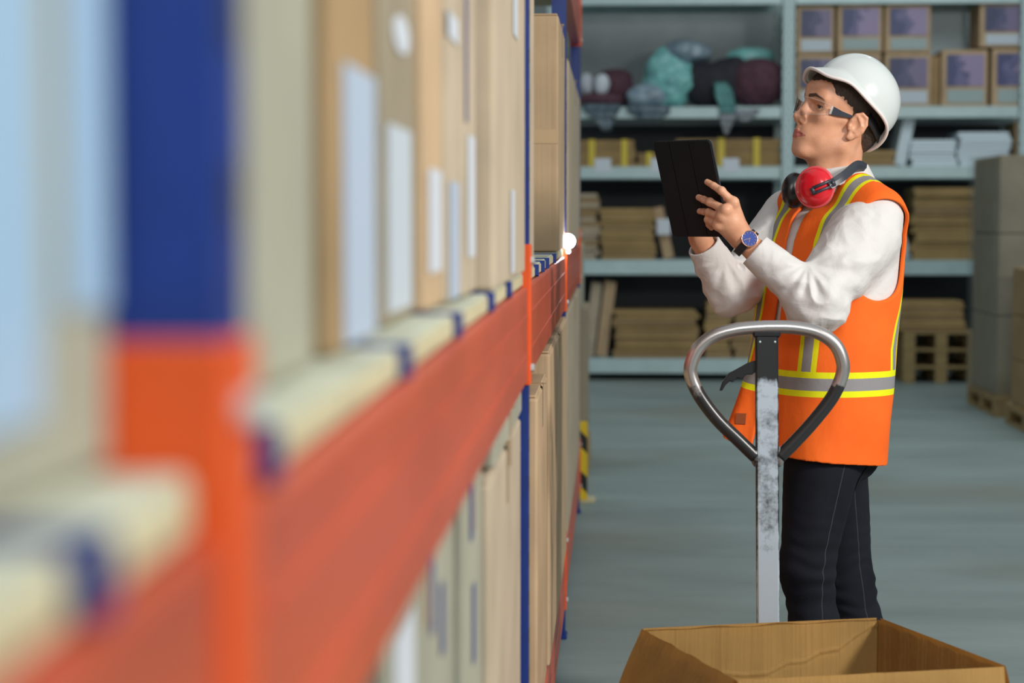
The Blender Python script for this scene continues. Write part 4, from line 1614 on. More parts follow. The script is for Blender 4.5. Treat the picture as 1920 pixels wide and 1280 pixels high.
def tp(px, py, off):
    """point seen at (px,py) lying `off` metres in front of the tablet's back"""
    d = cF * FPX + cR * (px - 960) + cU * (640 - py)
    o = Vector((0, 0, CAMH))
    t = (TB + Nn * off - o).dot(Nn) / d.dot(Nn)
    return o + d * t


wr = W(1392, 449, 4.700)                      # left wrist
mcp = [W(1375, 380, 4.655), W(1361, 394, 4.648), W(1353, 407, 4.655), W(1346, 422, 4.667)]
pip = [tp(1353, 358, 0.021), tp(1331, 379, 0.023), tp(1329, 398, 0.021), tp(1327, 412, 0.021)]
dip = [tp(1338, 348, 0.015), tp(1319, 374, 0.015), tp(1320, 397, 0.0135), tp(1329, 421, 0.014)]
tip = [tp(1326, 341, 0.0095), tp(1310, 370, 0.0095), tp(1312, 396, 0.009), tp(1334, 427, 0.010)]
FR_ = [(0.0105, 0.0090, 0.0080, 0.0072), (0.0105, 0.0092, 0.0082, 0.0074), (0.0100, 0.0088, 0.0078, 0.0070), (0.0092, 0.0080, 0.0072, 0.0066)]
handL = []
palm_c = (mcp[1] + mcp[2]) / 2
pd = (palm_c - wr).normalized()
for i in range(4):
    rr = FR_[i]
    base = wr.lerp(mcp[i], 0.25)
    handL.append(Cp(base, mcp[i], 0.017, 0.0118, 0.016))
for i in range(4):
    rr = FR_[i]
    handL += [Cp(mcp[i], pip[i], rr[0], rr[1], 0.007), Cp(pip[i], dip[i], rr[1] * 1.02, rr[2], 0.003), Cp(dip[i], tip[i], rr[2], rr[3], 0.003),
              E(tuple(pip[i] + Vector((0, -0.0012, 0.001))), (rr[1] * 1.06,) * 3, 0.004), E(tuple(mcp[i] + Vector((0.0, -0.002, 0.001))), (0.0118,) * 3, 0.008)]
# thumb on the screen side
th0 = wr.lerp(mcp[0], 0.35) + Vector((0.002, 0.024, 0.004))
th1 = mcp[0] + Vector((0.004, 0.040, -0.004))
th2 = tp(1345, 366, 0) + Vector((0.010, 0.040, 0)); th2 = tp(1349, 368, -0.022)
th3 = tp(1334, 350, -0.0185)
handL += [Cp(th0, th1, 0.018, 0.013, 0.016), Cp(th1, th2, 0.012, 0.010, 0.006), Cp(th2, th3, 0.010, 0.0080, 0.004)]
handL.append(Cp(wr, wr.lerp(palm_c, 0.55), 0.0235, 0.022, 0.02))
elL = W(1530, 568, 4.685)
shL = Bp(-0.028, 0.160, 1.375)
handL.append(Cp(wr.lerp(elL, 0.45), wr, 0.036, 0.0250, 0.012))

# right hand: behind the tablet, fingertip on the screen
wrR = W(1313, 449, 4.865)
pR = W(1300, 415, 4.850)
handR = [Cp(wrR, pR, 0.025, 0.024, 0.02)]
kR = []
base_tips = [(1283, 372), (1291, 366), (1301, 368), (1311, 374)]
for i, (px, py) in enumerate(base_tips):
    m_ = W(1290 + i * 8, 398 + (i == 3) * 3, 4.842)
    kR.append(m_)
    if i == 0:
        a = m_ + Vector((-0.006, -0.018, 0.030)); b2 = tp(px, py, -0.034); c = tp(px - 2, py - 6, -0.0205)
    else:
        a = m_ + Vector((-0.012, -0.020, 0.022)); b2 = a + Vector((0.006, -0.012, -0.020)); c = b2 + Vector((0.014, 0.006, -0.010))
    handR += [Cp(pR, m_, 0.018, 0.0115, 0.014), Cp(m_, a, 0.0100, 0.009, 0.006), Cp(a, b2, 0.009, 0.008, 0.003), Cp(b2, c, 0.008, 0.007, 0.003)]
handR += [Cp(wrR + Vector((0.01, -0.005, 0.015)), pR + Vector((0.030, -0.015, 0.012)), 0.016, 0.012, 0.014), Cp(pR + Vector((0.030, -0.015, 0.012)), pR + Vector((0.032, -0.022, 0.038)), 0.0115, 0.009, 0.005)]
elR = W(1372, 548, 4.93)
shR = Bp(-0.045, -0.185, 1.400)
handR.append(Cp(wrR.lerp(elR, 0.45), wrR, 0.036, 0.0250, 0.012))

neck_b = Bp(-0.050, 0.0, 1.440)
hb = Hm @ Vector((-0.022, 0, -0.045))
throat = Hm @ Vector((0.022, 0, -0.085))
pit = Bp(-0.004, 0.0, 1.445)
body = head_all + [
    Cp(hb, neck_b, 0.051, 0.053, 0.035),
    Cp(throat, pit, 0.030, 0.031, 0.040),
    Cp(Hm @ Vector((-0.02, 0.048, -0.05)), Bp(0.005, 0.018, 1.43), 0.012, 0.010, 0.02),
    Cp(Hm @ Vector((-0.02, -0.048, -0.05)), Bp(0.005, -0.018, 1.43), 0.012, 0.010, 0.02),
    Cp(Bp(-0.05, -0.15, 1.39), Bp(-0.05, 0.15, 1.39), 0.045, 0.045, 0.03),
    Cp(Bp(-0.04, -0.06, 1.36), Bp(-0.02, -0.05, 1.05), 0.08, 0.075, 0.04),
    Cp(Bp(-0.04, 0.06, 1.36), Bp(-0.02, 0.05, 1.05), 0.08, 0.075, 0.04),
    Cp(Bp(-0.01, -0.04, 1.05), Bp(0.0, -0.04, 0.92), 0.085, 0.09, 0.04),
    Cp(Bp(-0.01, 0.04, 1.05), Bp(0.0, 0.04, 0.92), 0.085, 0.09, 0.04),
    Cp(shL, elL, 0.048, 0.036, 0.03), Cp(elL, wr.lerp(elL, 0.45), 0.036, 0.036, 0.02),
    Cp(shR, elR, 0.048, 0.036, 0.03), Cp(elR, wrR.lerp(elR, 0.45), 0.036, 0.036, 0.02),
]
body = [body[0]] + body[1:] + handL + handR
# the slit of the eyes must come last so that nothing closes it
body_f = lambda P: ev(body, P)

def cap2(Q, a, b2, r1, r2):
    return d_cap(np.concatenate([Q * 0, Q], 1)[:, 1:] if False else np.stack([Q[:, 0], Q[:, 1], Q[:, 0] * 0], 1), (a[0], a[1], 0), (b2[0], b2[1], 0), r1, r2)


def lip_attr(v):
    q = hlocal(v)
    Q = np.stack([np.abs(q[:, 1]), q[:, 2]], 1)
    d = np.minimum(cap2(Q, (0, -0.0718), (0.0065, -0.0705), 0.0040, 0.0044), cap2(Q, (0.0065, -0.0705), (0.0335, -0.0768), 0.0040, 0.0004))
    d = np.minimum(d, np.minimum(cap2(Q, (0, -0.0815), (0.009, -0.0815), 0.0052, 0.0050), cap2(Q, (0.009, -0.0815), (0.0330, -0.0776), 0.0044, 0.0004)))
    return np.where((q[:, 0] > 0.079) & (q[:, 0] < 0.14), d, 1.0)


def brow_attr(v):
    q = hlocal(v)
    Q = np.stack([np.abs(q[:, 1]), q[:, 2]], 1)
    d = np.minimum(cap2(Q, (0.014, 0.0205), (0.031, 0.0245), 0.0050, 0.0046), cap2(Q, (0.031, 0.0245), (0.052, 0.0175), 0.0044, 0.0014))
    return np.where((q[:, 0] > 0.05) & (q[:, 0] < 0.14) & (q[:, 2] > 0), d, 1.0)


def lash_attr(v):
    q = hlocal(v)
    Q = np.stack([np.abs(q[:, 1]), q[:, 2]], 1)
    d = np.minimum(cap2(Q, (0.0205, 0.0020), (0.030, 0.0047), 0.0010, 0.0013), cap2(Q, (0.030, 0.0047), (0.0445, 0.0008), 0.0013, 0.0011))
    d = np.minimum(d, cap2(Q, (0.024, -0.0040), (0.042, -0.0030), 0.0003, 0.0005))
    return np.where((q[:, 0] > 0.06) & (q[:, 0] < 0.12), d, 1.0)


nail_c = []
for i in range(4):
    dd = (tip[i] - dip[i]).normalized()
    up = (Vector((0.0, -0.9, 0.45)) - dd * Vector((0.0, -0.9, 0.45)).dot(dd)).normalized()
    nail_c.append(E(tuple(tip[i] + up * 0.0062 + dd * 0.0022), (0.0052, 0.0052, 0.0052), 0))


def skin_material():
    m, nt, b = new_mat('skin')
    b.inputs['Roughness'].default_value = 0.42
    b.inputs['Specular IOR Level'].default_value = 0.45
    b.inputs['Subsurface Weight'].default_value = 0.12
    b.inputs['Subsurface Radius'].default_value = (0.010, 0.003, 0.0015)
    b.inputs['Subsurface Scale'].default_value = 1.0
    tc = nt.nodes.new('ShaderNodeTexCoord')
    nz = nt.nodes.new('ShaderNodeTexNoise')
    nz.inputs['Scale'].default_value = 22
    nz.inputs['Detail'].default_value = 6
    nt.links.new(tc.outputs['Object'], nz.inputs['Vector'])
    rp = nt.nodes.new('ShaderNodeValToRGB')
    rp.color_ramp.elements[0].position = 0.3
    rp.color_ramp.elements[0].color = (0.64, 0.30, 0.175, 1)
    rp.color_ramp.elements[1].position = 0.7
    rp.color_ramp.elements[1].color = (0.76, 0.40, 0.25, 1)
    nt.links.new(nz.outputs[0], rp.inputs[0])
    last = rp.outputs[0]

    def layer(attr, col, lo, hi, amt, noise=None):
        nonlocal last
        at = nt.nodes.new('ShaderNodeAttribute')
        at.attribute_name = attr
        mr = nt.nodes.new('ShaderNodeMapRange')
        mr.inputs['From Min'].default_value = hi
        mr.inputs['From Max'].default_value = lo
        mr.inputs['To Max'].default_value = amt
        src = at.outputs['Fac']
        if noise:
            n = nt.nodes.new('ShaderNodeTexNoise')
            n.inputs['Scale'].default_value = noise[0]
            nt.links.new(tc.outputs['Object'], n.inputs['Vector'])
            mm = nt.nodes.new('ShaderNodeMath')
            mm.operation = 'MULTIPLY_ADD'
            mm.inputs[1].default_value = noise[1]
            nt.links.new(n.outputs[0], mm.inputs[0])
            nt.links.new(src, mm.inputs[2])
            src = mm.outputs[0]
        nt.links.new(src, mr.inputs[0])
        mx = nt.nodes.new('ShaderNodeMix')
        mx.data_type = 'RGBA'
        nt.links.new(mr.outputs[0], mx.inputs[0])
        nt.links.new(last, mx.inputs[6])
        mx.inputs[7].default_value = (*col, 1)
        last = mx.outputs[2]

    layer('lip', (0.50, 0.12, 0.11), -0.0004, 0.0010, 0.9)
    layer('brow', (0.025, 0.014, 0.010), -0.001, 0.0018, 0.92, (420, 0.0016))
    layer('lash', (0.05, 0.025, 0.02), -0.0003, 0.0007, 0.85)
    layer('beard', (0.33, 0.19, 0.14), -0.02, 0.02, 0.35)
    layer('nail', (0.75, 0.42, 0.34), -0.0005, 0.0006, 0.8)
    nt.links.new(last, b.inputs['Base Color'])
    n2 = nt.nodes.new('ShaderNodeTexNoise')
    n2.inputs['Scale'].default_value = 260
    nt.links.new(tc.outputs['Object'], n2.inputs['Vector'])
    bp = nt.nodes.new('ShaderNodeBump')
    bp.inputs['Strength'].default_value = 0.12
    bp.inputs['Distance'].default_value = 0.004
    nt.links.new(n2.outputs[0], bp.inputs['Height'])
    nt.links.new(bp.outputs[0], b.inputs['Normal'])
    return m


beard = xf([Cp((0.02, -0.045, -0.085), (0.075, 0, -0.105), 0.012), Cp((0.02, 0.045, -0.085), (0.075, 0, -0.105), 0.012)], Hm)
allp = np.array([list(p) for p in (tip[0], tip[1], wrR, Bp(-0.2, 0.3, 1.0), Bp(-0.2, 0.3, 1.7), Bp(0, 0, 0.84), Bp(0.1, -0.3, 1.4), Hm @ Vector((0, 0, 0.13)))])
lo = allp.min(0) - 0.05; lo[1] -= 0.06; hi = allp.max(0) + 0.05
lo[2] = 0.80
HS = 0.0022
sdf_mesh('body', body_f, lo, hi, HS, skin_material(), worker,
         attrs={'lip': lip_attr, 'brow': brow_attr, 'lash': lash_attr, 'beard': lambda v: ev(beard, v), 'nail': lambda v: ev(nail_c, v)})

# eyes
def eye_mat():
    m, nt, b = new_mat('eye')
    tc = nt.nodes.new('ShaderNodeTexCoord')
    vm = nt.nodes.new('ShaderNodeVectorMath')
    vm.operation = 'DISTANCE'
    nt.links.new(tc.outputs['Object'], vm.inputs[0])
    vm.inputs[1].default_value = (0.0122, 0, 0)
    rp = nt.nodes.new('ShaderNodeValToRGB')
    rp.color_ramp.interpolation = 'LINEAR'
    el = rp.color_ramp.elements
    el[0].position = 0.0; el[0].color = (0.004, 0.004, 0.004, 1)
    el[1].position = 1.0; el[1].color = (0.55, 0.50, 0.48, 1)
    for p, c in ((0.20, (0.004, 0.004, 0.004)), (0.25, (0.09, 0.06, 0.035)), (0.52, (0.06, 0.045, 0.035)), (0.60, (0.55, 0.50, 0.48))):
        e = el.new(p); e.color = (*c, 1)
    ml = nt.nodes.new('ShaderNodeMath'); ml.operation = 'MULTIPLY'; ml.inputs[1].default_value = 90
    nt.links.new(vm.outputs['Value'], ml.inputs[0])
    nt.links.new(ml.outputs[0], rp.inputs[0])
    nt.links.new(rp.outputs[0], b.inputs['Base Color'])
    b.inputs['Roughness'].default_value = 0.08
    return m


M_eye = eye_mat()
for s in (1, -1):
    bm = bm_new()
    bmesh.ops.create_uvsphere(bm, u_segments=28, v_segments=20, radius=0.0122)
    o = obj('eye', bm, M_eye, None, smooth=True)
    o.parent = worker
    o.matrix_parent_inverse = wmat(worker).inverted()
    o.matrix_basis = Hm @ Matrix.Translation((0.0690, s * 0.031, 0.0)) @ Matrix.Rotation(R(4), 4, 'Z')

# hair
HLX = [-0.12, -0.075, -0.050, -0.030, -0.012, 0.012, 0.028, 0.040, 0.054, 0.064, 0.078, 0.12]
HLZ = [-0.082, -0.078, -0.062, -0.010, 0.000, -0.024, -0.024, -0.002, 0.016, 0.034, 0.058, 0.066]


def fade_attr(v):
    q = hlocal(v)
    return 0.06 * np.clip((q[:, 0] - 0.060) / 0.01, 0, 1) + q[:, 2] - np.interp(q[:, 0], HLX, HLZ) + vnoise(q * np.array([1, 1, 0.3]), 300) * 0.004


def hair_f(P):
    q = hlocal(P)
    d = d_ell(q, (-0.004, 0, 0.044), (0.110, 0.0790, 0.087))
    d = smin(d, d_ell(q, (-0.060, 0, -0.010), (0.048, 0.060, 0.060)), 0.03)
    d = d + vnoise(q * np.array([1, 1, 0.5]), 190) * 0.0012 + vnoise(q, 60) * 0.0012
    x, y, z = q[:, 0], np.abs(q[:, 1]), q[:, 2]
    # face and ear clearances: keep hair above the hairline and behind the temples
    front = x - (0.064 - 0.0 * z)                      # nothing ahead of the temples below the hairline
    line = np.interp(x, [-0.12, -0.075, -0.050, -0.030, -0.012, 0.012, 0.028, 0.040, 0.054, 0.064, 0.078, 0.12],
                     [-0.082, -0.078, -0.062, -0.010, 0.000, -0.024, -0.024, -0.002, 0.016, 0.034, 0.058, 0.066])
    d = smax(d, line - z + vnoise(q * np.array([1, 1, 0.4]), 260) * 0.0035, 0.006)
    return d


hl = np.array([list(Hm @ Vector(c)) for c in ((-.12, -.1, -.1), (-.12, .1, .14), (.12, -.1, .14), (.12, .1, -.1), (-.12, -.1, .14), (-.12, .1, -.1))])
M_hair = mat('dark_brown_hair', (0.060, 0.036, 0.024), 0.75, noise=0.5, nscale=220, bump=0.35, bscale=160, stretch=(1, 1, 0.3))
nt_ = M_hair.node_tree
b_ = nt_.nodes.get('Principled BSDF')
src_ = b_.inputs['Base Color'].links[0].from_socket
at_ = nt_.nodes.new('ShaderNodeAttribute'); at_.attribute_name = 'fade'
mr_ = nt_.nodes.new('ShaderNodeMapRange')
mr_.inputs['From Min'].default_value = 0.0; mr_.inputs['From Max'].default_value = 0.022
mr_.inputs['To Min'].default_value = 0.75; mr_.inputs['To Max'].default_value = 0.0
nt_.links.new(at_.outputs['Fac'], mr_.inputs[0])
mx_ = nt_.nodes.new('ShaderNodeMix'); mx_.data_type = 'RGBA'
nt_.links.new(mr_.outputs[0], mx_.inputs[0]); nt_.links.new(src_, mx_.inputs[6]); mx_.inputs[7].default_value = (0.34, 0.17, 0.105, 1)
nt_.links.new(mx_.outputs[2], b_.inputs['Base Color'])
sdf_mesh('hair', hair_f, hl.min(0) - 0.02, hl.max(0) + 0.02, 0.0024, M_hair, worker, attrs={'fade': fade_attr})

# ------------------------------------------------------------------ torso shape shared by shirt and vest
ZT_ = [0.70, 0.787, 0.87, 0.957, 1.05, 1.144, 1.25, 1.344, 1.41, 1.46, 1.52]
CF_ = [0.022, 0.020, 0.010, 0.000, -0.008, -0.015, -0.028, -0.040, -0.048, -0.050, -0.050]
AF_ = [0.140, 0.141, 0.143, 0.144, 0.145, 0.144, 0.138, 0.126, 0.104, 0.075, 0.05]
BL_ = [0.178, 0.180, 0.182, 0.184, 0.186, 0.189, 0.193, 0.196, 0.186, 0.140, 0.09]
FOLD = [(1.06, 0.16, 9), (0.93, -0.10, 7)]


def torso(P, off=0.0, wr_=1.0):
    q = local(P)
    z = q[:, 2]
    cf = np.interp(z, ZT_, CF_); a = np.interp(z, ZT_, AF_) + off; b = np.interp(z, ZT_, BL_) + off
    u = (q[:, 0] - cf) / a; w = q[:, 1] / b
    n = 2.35
    k = (np.abs(u) ** n + np.abs(w) ** n) ** (1 / n)
    d = (k - 1) * np.minimum(a, b)
    d = smax(d, z - (1.425 + off * 0.5), 0.05)
    y1 = [Bp(-0.048, s * 0.075, 1.452) for s in (-1, 1)]
    y2 = [Bp(-0.046, s * 0.155, 1.418) for s in (-1, 1)]
    for i in range(2):
        d = smin(d, d_cap(P, y1[i], y2[i], 0.052 + off, 0.052 + off), 0.05)
    # soft cloth folds
    if wr_:
        s_ = q * np.array([1.0, 1.0, 0.45])
        d = d + wr_ * (vnoise(s_ + 3.1, 9.0) * 0.0050 + vnoise(s_ + 9.7, 21.0) * 0.0020)
    return d


# shirt: sleeves and body
def fold_noise(P, s):
    n1 = 1 - np.abs(vnoise(P, s)) * 2
    return n1


slv = W(1618, 446, shL.y + 0.005)


def shirt_f(P):
    d = torso(P, -0.0035, 0.8)
    aL = d_cap(P, slv, elL, 0.083, 0.062)
    aL = smin(aL, d_cap(P, slv, slv.lerp(elL, 0.5), 0.080, 0.074), 0.03)
    fL = d_cap(P, elL, wr.lerp(elL, 0.20), 0.061, 0.0395)
    aR = d_cap(P, Bp(-0.045, -0.170, 1.395), elR, 0.078, 0.058)
    fR = d_cap(P, elR, wrR.lerp(elR, 0.16), 0.060, 0.0400)
    A = smin(aL, fL, 0.02)
    A = smin(A, d_ell(P, elL + Vector((0.004, 0, -0.004)), (0.070, 0.060, 0.068)), 0.03)
    B = smin(aR, fR, 0.02)
    # folds: stronger toward the elbows
    wL = np.exp(-((P - np.array(elL)) ** 2).sum(1) / 0.022)
    wR = np.exp(-((P - np.array(elR)) ** 2).sum(1) / 0.022)
    fo = vnoise(P * np.array([1.0, 1.0, 0.75]) + 5.3, 26) ; f2 = vnoise(P + 1.7, 55)
    rid = np.abs(vnoise(P * np.array([1.2, 0.6, 1.2]) + 11.0, 19))
    A = A + (0.0016 + 0.0045 * wL) * fo + 0.0012 * f2 - (0.003 + 0.007 * wL) * (0.35 - rid)
    B = B + (0.0016 + 0.0045 * wR) * fo + 0.0012 * f2 - (0.003 + 0.007 * wR) * (0.35 - rid)
    # radial creases fanning from the inner elbow
    for e_, w_, sgn in ((elL, wL, 1), (elR, wR, -1)):
        dv = P - np.array(e_) - np.array([-0.02, 0, 0.09])
        ang = np.arctan2(dv[:, 2], dv[:, 0])
        cr_ = np.sin(ang * 11 + vnoise(P, 12) * 1.5) * np.clip(np.hypot(dv[:, 0], dv[:, 2]) / 0.045, 0, 1) ** 2
        w_ = w_ * np.clip((dv[:, 2] + 0.12) / 0.06, 0.15, 1)
        if sgn > 0: A = A - 0.0040 * w_ * cr_
        else: B = B - 0.0040 * w_ * cr_
    # cuffs: a firm band standing slightly off the wrist
    for w0, e0, nm in ((wr, elL, 'A'), (wrR, elR, 'B')):
        c0 = w0.lerp(e0, 0.165 if nm == 'A' else 0.10); c1 = w0.lerp(e0, 0.36)
        cu = d_cap(P, c0, c1, 0.0415, 0.0455)
        ax_ = np.array((e0 - w0).normalized())
        tpos = (P - np.array(c0)) @ ax_
        cu = np.maximum(cu, -tpos)
        if nm == 'A': A = smin(A, cu, 0.004); A = np.maximum(A, -tpos); capA = (c0, ax_)
        else: B = smin(B, cu, 0.004); B = np.maximum(B, -tpos)
    d = smin(d, A, 0.02)
    d = smin(d, B, 0.02)
    # hollow at the cuffs
    for w0, e0 in ((wr, elL), (wrR, elR)):
        d = smax(d, -d_cap(P, w0.lerp(e0, -0.2), w0.lerp(e0, 0.32), 0.034, 0.037), 0.002)
    # collar: a stand round the neck with two leaves
    q = local(P)
    ax_ = np.array((neck_b - hb).normalized())
    cc = np.array(Bp(-0.040, 0, 1.475))
    qq = P - cc
    zt_c = 1.532 - 0.18 * np.maximum(q[:, 0] + 0.05, 0)
    hgt = q[:, 2] - zt_c
    rad = np.sqrt((q[:, 0] + 0.048) ** 2 * 0.94 + q[:, 1] ** 2)
    col = np.maximum(np.abs(rad - (0.0660 + 0.20 * np.maximum(0, -hgt))) - 0.0032, np.maximum(hgt, -hgt - 0.060))
    leaf = np.maximum(np.abs(rad - (0.0710 + 0.50 * np.maximum(0, -hgt))) - 0.0032, np.maximum(hgt, -hgt - 0.042))
    col = np.minimum(col, leaf)
    gap = np.abs(q[:, 1]) - 0.012 * 1 - np.maximum(0, hgt + 0.06) * 0.35
    col = np.where(q[:, 0] > 0, np.maximum(col, -gap), col)
    d = smin(d, col, 0.006)
    # neck opening
    d = smax(d, -d_cap(P, Bp(-0.040, 0, 1.43), Bp(-0.045, 0, 1.60), 0.058, 0.058), 0.004)
    d = np.maximum(d, 0.90 - P[:, 2])
    # button placket
    fr = np.interp(q[:, 2], ZT_, CF_) + np.interp(q[:, 2], ZT_, AF_) - 0.014
    pl = np.maximum(np.abs(q[:, 1] + 0.0) - 0.016, np.abs(q[:, 0] - fr) - 0.004)
    pl = np.maximum(pl, q[:, 2] - 1.40)
    d = smin(d, pl, 0.002)
    return d


ex_ = np.array([list(p) for p in (elL, elR, wr, wrR, Bp(-0.22, 0.30, 1.0), Bp(0.2, 0.3, 1.0), Bp(-0.2, -0.3, 1.5), Bp(0.2, -0.3, 1.5))])
M_shirt = mat('white_cotton', (0.66, 0.64, 0.63), 0.8, sheen=0.1)
add_bump(M_shirt, [(13, (1, 1, 0.7), 0.55, 0.010), (34, (0.6, 1, 1.3), 0.35, 0.004), (260, (1, 1, 1), 0.10, 0.002)])
slo, shi = ex_.min(0) - 0.085, ex_.max(0) + 0.085
slo[2] = 0.88; shi[2] = 1.54
sdf_mesh('shirt', shirt_f, slo, shi, 0.003, M_shirt, worker)
for z in (1.37, 1.29, 1.21, 1.13):
    f_ = float(np.interp(z, ZT_, CF_) + np.interp(z, ZT_, AF_)) - 0.009
    bm = bm_new()
    tube(bm, [Bp(f_, 0, z), Bp(f_ + 0.003, 0, z)], 0.0055, 12)
    obj('button', bm, M_white_paper, worker)

# ------------------------------------------------------------------ safety vest
HEM = 0.818


def vest_f(P):
    t = torso(P, 0.004, 1.0)
    q = local(P)
    d = np.maximum(t - 0.0035, -(t + 0.0035))
    d = np.maximum(d, (HEM + 0.012 * np.clip(q[:, 0] * 8, -1, 1) - 0.016 * np.clip(q[:, 1] * 6, -1, 1)) - q[:, 2])
    # armholes
    for s in (-1, 1):
        ah = d_ell(q, (-0.014, s * 0.232, 1.322), (0.110, 0.122, 0.128))
        d = smax(d, -ah, 0.004)
    # neck opening and front gap widening upward to a V
    d = smax(d, -d_cap(q, (-0.038, 0, 1.40), (-0.045, 0, 1.60), 0.074, 0.076), 0.004)
    hw = np.interp(q[:, 2], [0.7, 0.98, 1.10, 1.22, 1.36, 1.42, 1.475], [0.014, 0.013, 0.011, 0.012, 0.017, 0.024, 0.070])
    g = np.abs(q[:, 1] + 0.012) - hw
    d = np.where(q[:, 0] > -0.02, smax(d, -g * 0.9, 0.003), d)
    return d


def vest_deform(v):
    q = local(v)
    f, l, z = q[:, 0].copy(), q[:, 1].copy(), q[:, 2]
    # far front panel swings outwards below the chest
    w = np.clip((1.16 - z) / 0.36, 0, 1) ** 1.3
    m = np.clip((f - 0.0) / 0.10, 0, 1) * np.clip((-l + 0.0) / 0.02, 0, 1)
    bulge = 0.45 + 0.60 * np.exp(-((l + 0.085) / 0.045) ** 2)
    nf = f + w * m * 0.108 * bulge
    nl = l + w * m * 0.020
    nz = z + w * m * (0.030 - 0.030 * np.clip((l + 0.09) / 0.07, 0, 1))
    # near panel flares a little too
    m2 = np.clip((f - 0.06) / 0.08, 0, 1) * np.clip((l) / 0.05, 0, 1)
    nf = nf + w * m2 * 0.015
    q2 = np.stack([nf, nl, nz], 1)
    B = np.array(BODY)
    return q2 @ B[:3, :3].T + B[:3, 3]


def vest_material():
    m, nt, b = new_mat('hi_vis_fabric')
    b.inputs['Roughness'].default_value = 0.75
    b.inputs['Specular IOR Level'].default_value = 0.2
    N = nt.nodes; Lk = nt.links

    def attr(n):
        a = N.new('ShaderNodeAttribute'); a.attribute_name = n; return a.outputs['Fac']

    def math_(op, a, b2=None):
        x = N.new('ShaderNodeMath'); x.operation = op
        for i, v in enumerate((a, b2)):
            if v is None: continue
            if isinstance(v, (int, float)): x.inputs[i].default_value = v
            else: Lk.new(v, x.inputs[i])
        return x.outputs[0]

    vs = math_('ABSOLUTE', attr('sv'))
    hs = math_('ABSOLUTE', attr('sh'))
    yv = math_('LESS_THAN', vs, 0.0250); gv = math_('LESS_THAN', vs, 0.0128)
    yh = math_('LESS_THAN', hs, 0.0300); gh = math_('LESS_THAN', hs, 0.0150)
    tc = N.new('ShaderNodeTexCoord')
    nz = N.new('ShaderNodeTexNoise'); nz.inputs['Scale'].default_value = 10
    Lk.new(tc.outputs['Object'], nz.inputs['Vector'])
    rp = N.new('ShaderNodeValToRGB')
    rp.color_ramp.elements[0].color = (0.88, 0.120, 0.012, 1)
    rp.color_ramp.elements[1].color = (0.95, 0.170, 0.020, 1)
    Lk.new(nz.outputs[0], rp.inputs[0])
    last = rp.outputs[0]

    def mixc(fac, col):
        nonlocal last
        x = N.new('ShaderNodeMix'); x.data_type = 'RGBA'
        Lk.new(fac, x.inputs[0]); Lk.new(last, x.inputs[6]); x.inputs[7].default_value = (*col, 1)
        last = x.outputs[2]

    mixc(yv, (0.80, 0.76, 0.01)); mixc(gv, (0.27, 0.26, 0.27))
    mixc(yh, (0.80, 0.80, 0.01)); mixc(gh, (0.27, 0.26, 0.27))
    # stitched piping along the armhole, neck and hem
    Lk.new(last, b.inputs['Base Color'])
    return add_bump(m, [(5, (1, 1, 0.45), 0.6, 0.020), (17, (1, 1, 0.6), 0.35, 0.006), (300, (1, 1, 1), 0.12, 0.002)])


def sv_attr(v):
    q = local(v)
    l = np.abs(q[:, 1]); z = q[:, 2]; f = q[:, 0]
    c = np.where(f > -0.045, np.interp(z, [0.8, 1.0, 1.2, 1.35, 1.42, 1.46, 1.5], [0.105, 0.105, 0.105, 0.098, 0.095, 0.104, 0.116]),
                 np.interp(z, [0.8, 1.0, 1.05, 1.12, 1.2, 1.35, 1.44, 1.5], [0.150, 0.150, 0.158, 0.156, 0.142, 0.122, 0.116, 0.118]))
    s = l - c
    w = (f + l) * 0.707 - np.interp(z, [1.0, 1.03, 1.08, 1.15, 1.2, 1.26], [0.066, 0.064, 0.070, 0.055, 0.040, 0.005])
    s = np.where((f < -0.045) & (l > 0.06) & (z < 1.26), w, s)
    s = np.where((f < -0.045) & (z < 1.26) & (l <= 0.06), 1.0, s)
    return np.where(z < 1.00, 1.0, s)


def sh_attr(v):
    q = local(v)
    return q[:, 2] - 1.000 + 0.10 * np.clip(q[:, 0], 0, 1) * 0


vlo = np.array([list(Bp(a, b2, 0)) for a in (-.24, .24) for b2 in (-.26, .26)]).min(0) - 0.02
vhi = np.array([list(Bp(a, b2, 0)) for a in (-.24, .24) for b2 in (-.26, .26)]).max(0) + 0.02
vlo[2] = 0.74; vhi[2] = 1.55
vest = sdf_mesh('safety_vest', vest_f, vlo, vhi, 0.0030, vest_material(), worker,
                attrs={'sv': sv_attr, 'sh': sh_attr}, deform=vest_deform, project=1)
# small square patch low on the far panel, found by looking along the cloth
bpy.context.view_layer.update()
d_ = (cF * FPX + cR * (1389 - 960) + cU * (640 - 785)).normalized()
hit = vest.ray_cast(vest.matrix_world.inverted() @ Vector((0, 0, CAMH)), d_)
if hit[0]:
    n_ = hit[2]; u_ = (Vector((0, 0, 1)) - n_ * n_.z).normalized(); s_ = u_.cross(n_)
    M_ = Matrix((s_, u_, n_)).transposed().to_4x4(); M_.translation = hit[1] + n_ * 0.001
    bm = bm_new(); box(bm, (-0.013, -0.014, -0.001), (0.013, 0.014, 0.001), 0.0005, mat=M_)
    obj('hook_patch', bm, mat('brown_patch', (0.30, 0.07, 0.02), 0.9), vest)

# ------------------------------------------------------------------ jeans and shoes
def leg(s):
    if s > 0:
        hip = W(1541, 862, 4.84); kn = W(1512, 1065, 4.80); an = W(1520, 1385, 4.82)
    else:
        hip = W(1556, 862, 5.02); kn = W(1588, 1090, 5.06); an = W(1640, 1372, 5.09)
    return hip, kn, an


LG = [leg(1), leg(-1)]


